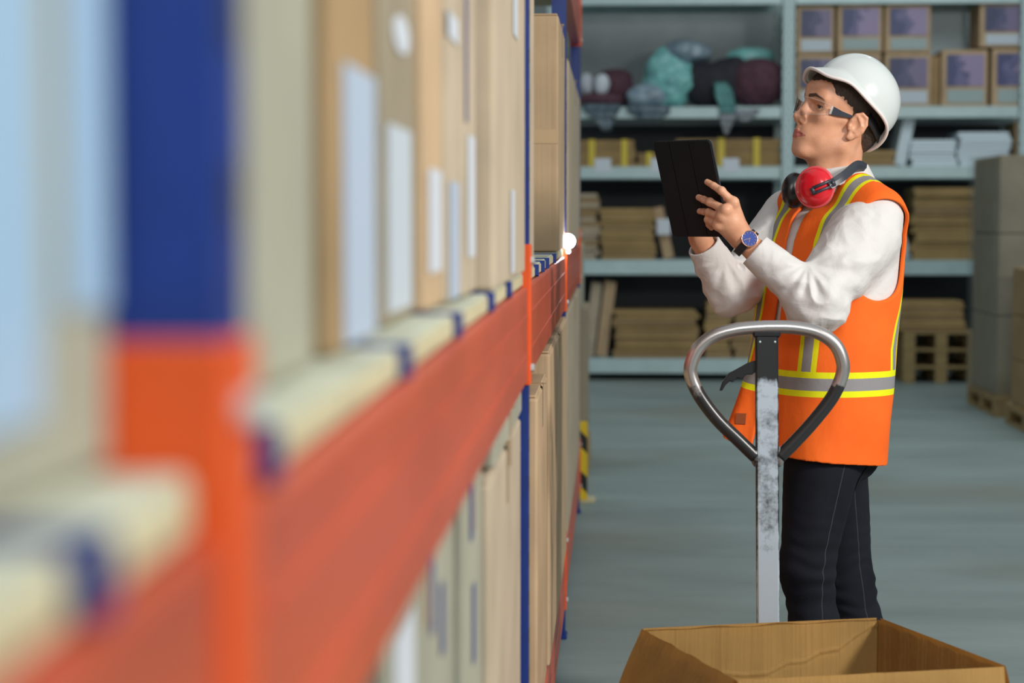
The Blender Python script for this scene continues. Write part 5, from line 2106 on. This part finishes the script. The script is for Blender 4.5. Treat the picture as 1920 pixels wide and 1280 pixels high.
def jeans_f(P):
    q = local(P)
    d = d_ell(q, (0.005, 0, 0.90), (0.115, 0.160, 0.14))
    d = smin(d, d_ell(q, (-0.040, 0.070, 0.835), (0.072, 0.080, 0.090)), 0.05)
    d = smin(d, d_ell(q, (-0.040, -0.070, 0.835), (0.072, 0.080, 0.090)), 0.05)
    ds = []
    for i, (hip, kn, an) in enumerate(LG):
        calf = kn.lerp(an, 0.40) + Vector((0.018, 0.0, 0))
        x = d_cap(P, hip, kn, 0.094, 0.064)
        x = smin(x, d_cap(P, kn, calf, 0.062, 0.060), 0.03)
        x = smin(x, d_cap(P, calf, an, 0.060, 0.050), 0.03)
        w = np.exp(-((P[:, 2] - (kn.z - 0.05)) / 0.11) ** 2)
        w2 = np.exp(-((P[:, 2] - 0.10) / 0.10) ** 2)
        fo = np.sin(P[:, 2] * 150 + vnoise(P + i, 14) * 4.0)
        x = x + (0.0004 + 0.0028 * np.maximum(w, w2)) * fo * (0.5 + 0.5 * vnoise(P + 4 + i, 11)) + vnoise(P * np.array([1, 1, 0.5]), 16) * 0.0022
        # outer seam
        ds.append(x)
    d = smin(d, ds[0], 0.03)
    d = smin(d, ds[1], 0.012)
    d = smax(d, P[:, 2] - 0.98, 0.01)
    d = smax(d, 0.075 - P[:, 2], 0.004)
    return d


def denim():
    m, nt, b = new_mat('black_denim')
    N = nt.nodes; Lk = nt.links
    tc = N.new('ShaderNodeTexCoord')
    nz = N.new('ShaderNodeTexNoise'); nz.inputs['Scale'].default_value = 7; nz.inputs['Detail'].default_value = 5
    Lk.new(tc.outputs['Object'], nz.inputs['Vector'])
    rp = N.new('ShaderNodeValToRGB')
    rp.color_ramp.elements[0].position = 0.35; rp.color_ramp.elements[0].color = (0.006, 0.007, 0.012, 1)
    rp.color_ramp.elements[1].position = 0.75; rp.color_ramp.elements[1].color = (0.012, 0.014, 0.022, 1)
    Lk.new(nz.outputs[0], rp.inputs[0])
    a = N.new('ShaderNodeAttribute'); a.attribute_name = 'seam'
    ab = N.new('ShaderNodeMath'); ab.operation = 'ABSOLUTE'; Lk.new(a.outputs['Fac'], ab.inputs[0])
    lt = N.new('ShaderNodeMath'); lt.operation = 'LESS_THAN'; lt.inputs[1].default_value = 0.0012; Lk.new(ab.outputs[0], lt.inputs[0])
    mx = N.new('ShaderNodeMix'); mx.data_type = 'RGBA'; Lk.new(lt.outputs[0], mx.inputs[0]); Lk.new(rp.outputs[0], mx.inputs[6]); mx.inputs[7].default_value = (0.040, 0.040, 0.048, 1)
    Lk.new(mx.outputs[2], b.inputs['Base Color'])
    b.inputs['Roughness'].default_value = 0.85
    b.inputs['Specular IOR Level'].default_value = 0.2
    n2 = N.new('ShaderNodeTexNoise'); n2.inputs['Scale'].default_value = 320; Lk.new(tc.outputs['Object'], n2.inputs['Vector'])
    bp = N.new('ShaderNodeBump'); bp.inputs['Strength'].default_value = 0.2; bp.inputs['Distance'].default_value = 0.003
    Lk.new(n2.outputs[0], bp.inputs['Height']); Lk.new(bp.outputs[0], b.inputs['Normal'])
    return m


def seam_attr(v):
    """signed distance across the outer seam of each leg (1 elsewhere)"""
    out = np.full(len(v), 1.0)
    q = local(v)
    for i, (hip, kn, an) in enumerate(LG):
        z = v[:, 2]
        cx = np.interp(z, [an.z, kn.z, hip.z], [an.x, kn.x, hip.x]); cy = np.interp(z, [an.z, kn.z, hip.z], [an.y, kn.y, hip.y])
        r = np.hypot(v[:, 0] - cx, v[:, 1] - cy)
        side = (1, -1)[i]
        rel = (v[:, 0] - cx) * Fv.x + (v[:, 1] - cy) * Fv.y       # forward offset
        lat = ((v[:, 0] - cx) * Lv.x + (v[:, 1] - cy) * Lv.y)
        ok = (lat > 0.01) & (r < 0.12)
        near = np.abs(v[:, 1] - cy) < 0.12
        out = np.where(ok & near & (np.abs(rel) < np.abs(out)), rel - 0.008, out)
    return out


jlo = np.array([LG[0][2].x - 0.14, 4.62, 0.06]); jhi = np.array([LG[1][2].x + 0.16, 5.25, 1.0])
jlo[0] = min(jlo[0], Bp(0.15, 0, 0).x - 0.1)
jeans = sdf_mesh('jeans', jeans_f, jlo, jhi, 0.0045, denim(), worker, attrs={'seam': seam_attr})
# back pocket: a patch lying on the cloth
def drape(name, grid, f, direction, off, m, parent, th=0.002):
    """lay a grid of points onto the surface f along direction"""
    P = np.array([[list(p) for p in row] for row in grid])
    sh = P.shape
    Q = P.reshape(-1, 3).copy()
    dv = np.array(direction) / np.linalg.norm(direction)
    for _ in range(30):
        d = f(Q) - off
        Q = Q + dv * np.clip(d, -0.02, 0.02)[:, None] * 0.8
    Q = Q.reshape(sh)
    bm = bm_new()
    V = [[bm.verts.new(p) for p in row] for row in Q]
    for i in range(len(V) - 1):
        for j in range(len(V[0]) - 1):
            bm.faces.new((V[i][j], V[i + 1][j], V[i + 1][j + 1], V[i][j + 1]))
    bmesh.ops.solidify(bm, geom=bm.faces[:], thickness=th)
    return obj(name, bm, m, parent, smooth=True)


din = Fv * 0.85 - Lv * 0.55
side = Vector((0, 0, 1)).cross(din).normalized()
c0 = Bp(-0.09, 0.115, 0.775) - din * 0.12
rows_ = []
for i in range(11):
    u = -1 + 2 * i / 10
    bot_ = -0.075 + 0.028 * abs(u)
    rows_.append([c0 + side * (u * 0.062) + Vector((0, 0, 0.055 + (bot_ - 0.055) * j / 10)) for j in range(11)])
M_pocket = mat('pocket_denim', (0.016, 0.018, 0.026), 0.85, noise=0.3, nscale=20)
drape('pocket', rows_, jeans_f, din, 0.0015, M_pocket, jeans)
M_shoe = mat('black_leather', (0.02, 0.02, 0.022), 0.5)
for i, (hip, kn, an) in enumerate(LG):
    def shoe_f(P, an=an):
        t = Vector((an.x, an.y, 0)) + Fv * 0.13
        d = d_cap(P, Vector((an.x, an.y, 0.05)) - Fv * 0.03, t + Vector((0, 0, 0.038)), 0.046, 0.036)
        d = smin(d, d_cap(P, (an.x, an.y, 0.06), (an.x, an.y, 0.12), 0.044, 0.046), 0.03)
        return np.maximum(d, 0.001 - P[:, 2])
    c = Vector((an.x, an.y, 0.08))
    sdf_mesh('shoe', shoe_f, np.array(c) - np.array([0.24, 0.24, 0.09]), np.array(c) + np.array([0.2, 0.2, 0.12]), 0.006, M_shoe, worker)

# ------------------------------------------------------------------ tablet in its folding cover
c_t = TB
tab = empty('tablet', c_t, 'black tablet in a folding cover held up in both hands of the worker', 'tablet')
TM = Matrix((Un, Vn, Nn)).transposed().to_4x4()
TM.translation = TB
# width along Un, height along Vn, thickness along -Nn
hw_, hh_ = 0.0825, 0.120


def rrect(hw, hh, r, n=5):
    out = []
    for cx, cy, a0 in ((hw - r, hh - r, 0), (-hw + r, hh - r, 90), (-hw + r, -hh + r, 180), (hw - r, -hh + r, 270)):
        for k in range(n + 1):
            a = R(a0 + 90 * k / n)
            out.append((cx + r * math.cos(a), cy + r * math.sin(a)))
    return out


bm = bm_new()
prism(bm, rrect(hw_ - 0.001, hh_ - 0.001, 0.010), -0.0115, -0.004, TM)
obj('tablet_body', bm, mat('dark_anodised_edge', (0.10, 0.105, 0.12), 0.35, metal=0.6), tab)
bm = bm_new()
prism(bm, rrect(hw_ - 0.008, hh_ - 0.012, 0.004), -0.0120, -0.0115, TM)
obj('screen', bm, mat('glass_screen', (0.02, 0.03, 0.05), 0.05), tab)
M_cover = mat('black_cover', (0.009, 0.010, 0.012), 0.65, spec=0.25, bump=0.15, bscale=300)
xs_ = [-hw_, -hw_ + 0.046, -hw_ + 0.104, hw_]
full_o = rrect(hw_, hh_, 0.010)
for i in range(3):
    a, b2 = xs_[i], xs_[i + 1]
    r = 0.010
    ol = []
    g0 = 0.0008 if i else 0; g1 = 0.0008 if i < 2 else 0
    if i == 0: ol = [(b2 - g1, -hh_), (b2 - g1, hh_)] + [(x, y) for x, y in full_o if x < -hw_ + r + 1e-4]
    elif i == 1: ol = [(a + g0, -hh_), (b2 - g1, -hh_), (b2 - g1, hh_), (a + g0, hh_)]
    else: ol = [(a + g0, hh_), (a + g0, -hh_)] + sorted([p for p in full_o if p[0] > hw_ - r - 1e-4], key=lambda p: math.atan2(p[1], p[0] - (hw_ - r) + 1e-6))
    cx_ = sum(p[0] for p in ol) / len(ol); cy_ = sum(p[1] for p in ol) / len(ol)
    ol = sorted(ol, key=lambda p: math.atan2(p[1] - cy_, p[0] - cx_))
    bm = bm_new()
    prism(bm, ol, -0.0038, 0.0, TM)
    bmesh.ops.recalc_face_normals(bm, faces=bm.faces[:])
    obj('cover_panel', bm, M_cover, tab)
bm = bm_new(); prism(bm, rrect(hw_ + 0.001, hh_ + 0.001, 0.011), -0.0062, -0.0034, TM)
obj('cover_back', bm, M_cover, tab)

# ------------------------------------------------------------------ wrist watch
wa = (elL - wr).normalized()
wc = W(1398, 456, 4.693)
vw = (Vector((0, 0, CAMH)) - wc).normalized()
wn_ = (Vector((0.12, -0.95, 0.28)) - wa * Vector((0.12, -0.95, 0.28)).dot(wa)).normalized()
ctr = wr + (elL - wr) * ((wc - wr).dot(wa) / (elL - wr).length)
WM = Matrix((wn_.cross(wa).normalized(), wa, wn_)).transposed().to_4x4()
WM.translation = ctr
watch = empty('wrist_watch', ctr, 'rose gold wrist watch with a blue dial on a black strap on the left wrist', 'watch')
RW = 0.0345
M_gold = mat('rose_gold', (0.72, 0.42, 0.30), 0.22, metal=1.0)
M_strapb = mat('black_leather_strap', (0.012, 0.014, 0.022), 0.5)
bm = bm_new()
pts = [WM @ Vector((RW * math.sin(a), 0, RW * math.cos(a))) for a in [2 * PI * k / 40 for k in range(40)]]
rings = []
for k in range(40):
    a = 2 * PI * k / 40
    hwid = 0.0095
    ring = []
    for (dy, dr) in ((-hwid, 0), (-hwid, 0.0022), (hwid, 0.0022), (hwid, 0)):
        rr = RW - 0.001 + dr
        ring.append(bm.verts.new(WM @ Vector((rr * math.sin(a), dy, rr * 0.93 * math.cos(a)))))
    rings.append(ring)
for k in range(40):
    a, b2 = rings[k], rings[(k + 1) % 40]
    for j in range(4):
        bm.faces.new((a[j], a[(j + 1) % 4], b2[(j + 1) % 4], b2[j]))
bmesh.ops.recalc_face_normals(bm, faces=bm.faces[:])
obj('strap', bm, M_strapb, watch)


def disc(r, z0, z1, n=36, ring=None):
    bm = bm_new()
    Z = RW * 0.93
    prism(bm, [(r * math.cos(2 * PI * k / n), r * math.sin(2 * PI * k / n)) for k in range(n)], Z + z0, Z + z1, WM)
    return bm


case = obj('case', disc(0.0200, -0.001, 0.0065), M_gold, watch)
bm = bm_new()
Zc = RW * 0.93 + 0.0068
tube(bm, [WM @ Vector((0.0188 * math.cos(2 * PI * k / 40), 0.0188 * math.sin(2 * PI * k / 40), Zc)) for k in range(40)], 0.0014, 8, closed=True)
obj('bezel', bm, M_gold, case, smooth=True)
obj('dial', disc(0.0178, 0.0066, 0.0070), mat('blue_dial', (0.03, 0.06, 0.30), 0.25, coat=0.5), case)
for k in range(12):
    a = 2 * PI * k / 12
    bm = bm_new()
    box(bm, (-0.0005, 0.0130, Zc + 0.0003), (0.0005, 0.0160, Zc + 0.0007), mat=WM @ Matrix.Rotation(a, 4, 'Z'))
    obj('hour_marker', bm, M_gold, case)
for a, ln in ((R(125), 0.013), (R(60), 0.009)):
    bm = bm_new()
    box(bm, (-0.0005, -0.002, Zc + 0.0008), (0.0005, ln, Zc + 0.0012), mat=WM @ Matrix.Rotation(a, 4, 'Z'))
    obj('watch_hand', bm, M_gold, case)
bm = bm_new()
tube(bm, [WM @ Vector((0.020, 0, Zc - 0.004)), WM @ Vector((0.024, 0, Zc - 0.004))], 0.0022, 10)
obj('crown', bm, M_gold, case)

# ------------------------------------------------------------------ safety glasses
gl = empty('safety_glasses', Hm @ Vector((0.09, 0, 0)), 'clear wraparound safety glasses with dark temple arms on the worker', 'glasses')
M_lens, nt_, b_ = new_mat('clear_lens')
for n_ in list(nt_.nodes):
    if n_.type == 'BSDF_PRINCIPLED': nt_.nodes.remove(n_)
o_ = [n_ for n_ in nt_.nodes if n_.type == 'OUTPUT_MATERIAL'][0]
tr_ = nt_.nodes.new('ShaderNodeBsdfTransparent'); tr_.inputs[0].default_value = (0.93, 0.94, 0.95, 1)
gs_ = nt_.nodes.new('ShaderNodeBsdfGlossy'); gs_.inputs['Roughness'].default_value = 0.06
fr_ = nt_.nodes.new('ShaderNodeFresnel'); fr_.inputs[0].default_value = 1.25
mx_ = nt_.nodes.new('ShaderNodeMixShader')
nt_.links.new(fr_.outputs[0], mx_.inputs[0]); nt_.links.new(tr_.outputs[0], mx_.inputs[1]); nt_.links.new(gs_.outputs[0], mx_.inputs[2])
nt_.links.new(mx_.outputs[0], o_.inputs[0])
bm = bm_new()
rows = []
NA = 48


def lens_pt(a, v):
    """a: angle round the face, v: 0 top..1 bottom"""
    s = abs(a) / R(72)
    x = 0.036 + 0.084 * math.cos(a) ** 0.8
    y = 0.071 * math.sin(a) / math.sin(R(72)) * (1 - 0.0 * s)
    top = 0.013 - 0.004 * s * s
    lowr = -0.030 + 0.017 * s ** 2.2
    nose = 0.020 * max(0, 1 - abs(y) / 0.016) ** 1.0
    lowr += nose
    z = top + (lowr - top) * v
    x -= 0.010 * v * (1 - s) * 0.6
    return Vector((x + 0.002, y, z))


for i in range(NA + 1):
    a = R(-72) + R(144) * i / NA
    rows.append([bm.verts.new(Hm @ lens_pt(a, v / 8)) for v in range(9)])
for i in range(NA):
    for j in range(8):
        bm.faces.new((rows[i][j], rows[i + 1][j], rows[i + 1][j + 1], rows[i][j + 1]))
bmesh.ops.recalc_face_normals(bm, faces=bm.faces[:])
obj('lens', bm, M_lens, gl, smooth=True)
M_rimc = mat('clear_rim_edge', (0.70, 0.70, 0.70), 0.15, alpha=0.38)
bm = bm_new()
tube(bm, [Hm @ lens_pt(R(-72) + R(144) * i / NA, 0) for i in range(NA + 1)], 0.0006, 6)
lowe = [Hm @ lens_pt(R(-72) + R(144) * i / NA, 1) for i in range(NA + 1)]
tube(bm, lowe, 0.0005, 6)
obj('lens_edge', bm, M_rimc, gl, smooth=True)
M_temple = mat('dark_temple_plastic', (0.02, 0.026, 0.04), 0.3)
for s in (1, -1):
    pts = [(0.064, 0.0720), (0.040, 0.0770), (0.012, 0.0800), (-0.006, 0.0820), (-0.014, 0.0825)]
    zs_ = [(-0.0125, 0.0080), (-0.0085, 0.0040), (-0.0035, 0.0030), (-0.0015, 0.0025), (-0.0015, 0.0015)]
    bm = bm_new()
    R_ = []
    for (x, y), (z0, z1) in zip(pts, zs_):
        R_.append([bm.verts.new(Hm @ Vector((x, s * (y + dy), z))) for dy, z in ((-0.0012, z0), (0.0012, z0), (0.0012, z1), (-0.0012, z1))])
    for i in range(len(R_) - 1):
        for j in range(4):
            bm.faces.new((R_[i][j], R_[i][(j + 1) % 4], R_[i + 1][(j + 1) % 4], R_[i + 1][j]))
    bm.faces.new(R_[0]); bm.faces.new(R_[-1])
    bmesh.ops.recalc_face_normals(bm, faces=bm.faces[:])
    obj('temple_arm', bm, M_temple, gl)
    bm = bm_new()
    box(bm, (0.063, s * 0.0720 - 0.0018, -0.0125), (0.070, s * 0.0720 + 0.0018, 0.0085), 0.0012, mat=Hm)
    obj('hinge_block', bm, M_rimc, gl)

# ------------------------------------------------------------------ hard hat
HC = Hm @ Vector((-0.018, 0, 0.048))
hatc = W(1603, 187, (Hm @ Vector((0, 0, 0))).y)
hat_pitch = R(32)
Rt = Matrix.Rotation(PI + HY, 4, 'Z') @ Matrix.Rotation(-hat_pitch, 4, 'Y')
TMh = Matrix.Translation(hatc) @ Rt
hat = empty('hard_hat', hatc, 'glossy white hard hat tilted back on the head of the worker', 'hard hat')
EL = [(0, 8), (30, 13), (48, 9), (60, 3), (75, -5), (90, -9), (115, -12), (135, -16), (155, -30), (180, -38)]


def rim_el(th):
    t = abs(math.degrees(th))
    xs = [e[0] for e in EL]; ys = [e[1] for e in EL]
    return R(float(np.interp(t, xs, ys)))


bm = bm_new()
NT, NP = 96, 26
rings = []
for i in range(NT):
    th = -PI + 2 * PI * i / NT
    # smooth the rim elevation
    e = sum(rim_el(((th + R(d) + PI) % (2 * PI)) - PI) for d in (-10, -5, 0, 5, 10)) / 5
    col = []
    ct, st = math.cos(th), math.sin(th)
    for j in range(1, NP + 1):
        ph = PI / 2 + (e - PI / 2) * j / NP
        ax_, by_, cz_ = 0.113, 0.101, 0.109
        ax2 = ax_ + (0.004 if ct < 0 else 0)
        p = Vector((ax2 * math.cos(ph) * ct, by_ * math.cos(ph) * st, cz_ * math.sin(ph)))
        # raised central crown
        crown = math.exp(-(p.y / 0.026) ** 4) * 0.004 * max(0, math.sin(ph)) ** 0.5
        p = p * (1 + crown / 0.11)
        col.append(p)
    # brim: extends past the rim
    fw = max(0, ct) ** 1.6
    bk = max(0, -ct) ** 3
    ln = 0.008 + 0.024 * fw + 0.014 * bk
    last = col[-1]
    out = Vector((math.cos(th) * math.cos(e * 0.3), math.sin(th), 0)).normalized()
    down = Vector((0, 0, -1))
    tang = (col[-1] - col[-2]).normalized()
    drn = (out * (0.75 + 0.6 * fw) + tang * (0.6 * (1 - 0.4 * fw) + 0.5 * bk)).normalized()
    for k in range(1, 6):
        t = k / 5
        col.append(last + drn * ln * t + down * ((0.010 * fw + 0.020 * math.exp(-((abs(th) - 0.55) / 0.35) ** 2)) * t * t))
    rings.append(col)
topv = bm.verts.new(TMh @ Vector((0, 0, 0.112 + 0.004)))
V = [[bm.verts.new(TMh @ p) for p in c] for c in rings]
for i in range(NT):
    a, b2 = V[i], V[(i + 1) % NT]
    bm.faces.new((topv, a[0], b2[0]))
    for j in range(len(a) - 1):
        bm.faces.new((a[j], a[j + 1], b2[j + 1], b2[j]))
bmesh.ops.recalc_face_normals(bm, faces=bm.faces[:])
bmesh.ops.solidify(bm, geom=bm.faces[:], thickness=0.003)
obj('shell', bm, mat('glossy_white_plastic', (0.62, 0.66, 0.655), 0.22, spec=0.5, coat=0.3), hat, smooth=True)
# rolled rim
bm = bm_new()
tube(bm, [TMh @ c[-1] for c in rings], 0.0042, 10, closed=True)
obj('rim', bm, mat('white_plastic_pink_bounce', (0.80, 0.72, 0.70), 0.35), hat, smooth=True)  # pink reflected from skin and vest is put into the rim colour
# black webbing suspension inside and its nape band
bm = bm_new()
for k in range(3):
    a0 = k * PI / 3
    pts = []
    for j in range(13):
        ph = -PI * 0.5 + PI * j / 12
        pts.append(TMh @ Vector((0.094 * math.sin(ph) * math.cos(a0), 0.086 * math.sin(ph) * math.sin(a0), 0.098 * math.cos(ph) - 0.006)))
    tube(bm, pts, 0.008, 8, flat=0.15)
obj('suspension', bm, M_blackmetal, hat, smooth=True)
bm = bm_new()
pts = []
for j in range(25):
    a = R(100) + R(160) * j / 24
    pts.append(Hm @ Vector((-0.012 + 0.100 * math.cos(a), 0.082 * math.sin(a), 0.022 - 0.055 * max(0, -math.cos(a)) ** 1.0)))
rws = []
for p in pts:
    rws.append(p)
n0 = len(pts)
vv = []
for i, p in enumerate(pts):
    c = Hm @ Vector((-0.012, 0, 0.0)); o_ = (p - c); o_ = (o_ - Rh.to_3x3() @ Vector((0, 0, 1)) * o_.dot(Rh.to_3x3() @ Vector((0, 0, 1)))).normalized()
    up = Rh.to_3x3() @ Vector((0, 0, 1))
    vv.append([bm.verts.new(p + o_ * a + up * b2) for a, b2 in ((0, -0.013), (0.003, -0.013), (0.003, 0.013), (0, 0.013))])
for i in range(n0 - 1):
    for j in range(4):
        bm.faces.new((vv[i][j], vv[i][(j + 1) % 4], vv[i + 1][(j + 1) % 4], vv[i + 1][j]))
bmesh.ops.recalc_face_normals(bm, faces=bm.faces[:])
obj('nape_band', bm, M_blackmetal, hat, smooth=True)

# ------------------------------------------------------------------ ear defenders round the neck
em = empty('ear_defenders', Bp(-0.02, 0, 1.47), 'red and black ear defenders hanging round the neck of the worker', 'ear defenders')
M_red = mat('glossy_red_plastic', (0.68, 0.008, 0.020), 0.25, coat=0.4)
M_pink = mat('red_shell_edge', (0.75, 0.09, 0.10), 0.3)
M_foam = mat('black_foam_cushion', (0.006, 0.006, 0.007), 0.3, spec=0.6)
M_band = mat('grey_band', (0.028, 0.032, 0.045), 0.4, spec=0.6)


def cup(c, n, upv, rx, rz, dep, es=1.0):
    """lathe-like dome: n outward; returns matrix"""
    n = n.normalized(); u = (upv - n * upv.dot(n)).normalized(); s = u.cross(n).normalized()
    M = Matrix((s, u, n)).transposed().to_4x4(); M.translation = c
    bm = bm_new()
    prof = [(1.0, 0.0), (1.03, 0.06), (1.03, 0.14), (0.98, 0.30), (0.90, 0.52), (0.76, 0.74), (0.55, 0.90), (0.30, 0.98), (0.0, 1.0)]
    NN = 40
    rg = []
    for r, h in prof[:-1]:
        rg.append([bm.verts.new(M @ Vector((es * rx * r * math.cos(2 * PI * k / NN), es * rz * r * math.sin(2 * PI * k / NN), dep * h))) for k in range(NN)])
    tv = bm.verts.new(M @ Vector((0, 0, dep)))
    for i in range(len(rg) - 1):
        for k in range(NN):
            bm.faces.new((rg[i][k], rg[i][(k + 1) % NN], rg[i + 1][(k + 1) % NN], rg[i + 1][k]))
    for k in range(NN): bm.faces.new((rg[-1][k], rg[-1][(k + 1) % NN], tv))
    bm.faces.new(list(reversed(rg[0])))
    cp = obj('ear_cup', bm, M_red, em, smooth=True)
    bm = bm_new()
    tube(bm, [M @ Vector((rx * 1.02 * es * math.cos(2 * PI * k / NN), rz * 1.02 * es * math.sin(2 * PI * k / NN), 0.003)) for k in range(NN)], 0.0046 if es == 1.0 else 0.0022, 8, closed=True)
    obj('cup_edge', bm, M_pink, cp, smooth=True)
    bm = bm_new()
    bmesh.ops.create_uvsphere(bm, u_segments=36, v_segments=18, radius=1.0, matrix=M @ Matrix.Translation((0, 0, -0.004)) @ Matrix.Diagonal((rx * 0.99, rz * 0.99, 0.020 if es == 1.0 else 0.028, 1)))
    obj('cushion', bm, M_foam, cp, smooth=True)
    return M


c1 = W(1529, 351, 4.795)
M1 = cup(c1, Vector((-0.42, -0.88, -0.02)), Vector((0.35, 0, 1)), 0.0445, 0.0460, 0.030)
c2 = W(1487, 357, 4.905)
M2 = cup(c2, Vector((-0.74, 0.66, 0.05)), Vector((0.12, 0, 1)), 0.0385, 0.0455, 0.004, 0.88)
# headband behind the neck: two flat strips from cup to cup
end1 = W(1530, 355, 4.775); mid1 = W(1590, 331, 4.80)
bpts = [W(1556, 347, 4.760), W(1584, 328, 4.785), W(1609, 309, 4.850), Bp(-0.128, 0.020, 1.512), Bp(-0.105, -0.060, 1.505), Bp(-0.02, -0.105, 1.480), c2 + Vector((0.01, 0.040, 0.015))]
sp = spline(bpts, 10)
bm = bm_new()
rg = []
for i, p in enumerate(sp):
    t = (sp[min(i + 1, len(sp) - 1)] - sp[max(i - 1, 0)]).normalized()
    o_ = (p - Bp(-0.05, 0, p.z)); o_.z = 0; o_.normalize()
    up = t.cross(o_).normalized(); o2_ = up.cross(t).normalized()
    if up.z < 0: up = -up
    rg.append([bm.verts.new(p + o_ * a + up * b2) for a, b2 in ((0, -0.011), (0.0025, -0.011), (0.0045, 0), (0.0025, 0.011), (0, 0.011))])
for i in range(len(rg) - 1):
    for j in range(5):
        bm.faces.new((rg[i][j], rg[i][(j + 1) % 5], rg[i + 1][(j + 1) % 5], rg[i + 1][j]))
bm.faces.new(rg[0]); bm.faces.new(rg[-1])
bmesh.ops.recalc_face_normals(bm, faces=bm.faces[:])
obj('headband', bm, M_band, em, smooth=False)
bm = bm_new()
for dz in (-0.0070, 0.0070):
    a = W(1523, 358, 4.756) + Vector((0, 0, dz)); b2 = W(1562, 342, 4.760) + Vector((0, 0, dz))
    tube(bm, [a, b2], 0.0038, 8)
tube(bm, [W(1522, 352, 4.757), W(1526, 362, 4.757)], 0.0055, 10)
tube(bm, [W(1560, 337, 4.761), W(1564, 349, 4.761)], 0.0055, 10)
obj('wire_fork', bm, M_band, em, smooth=True)
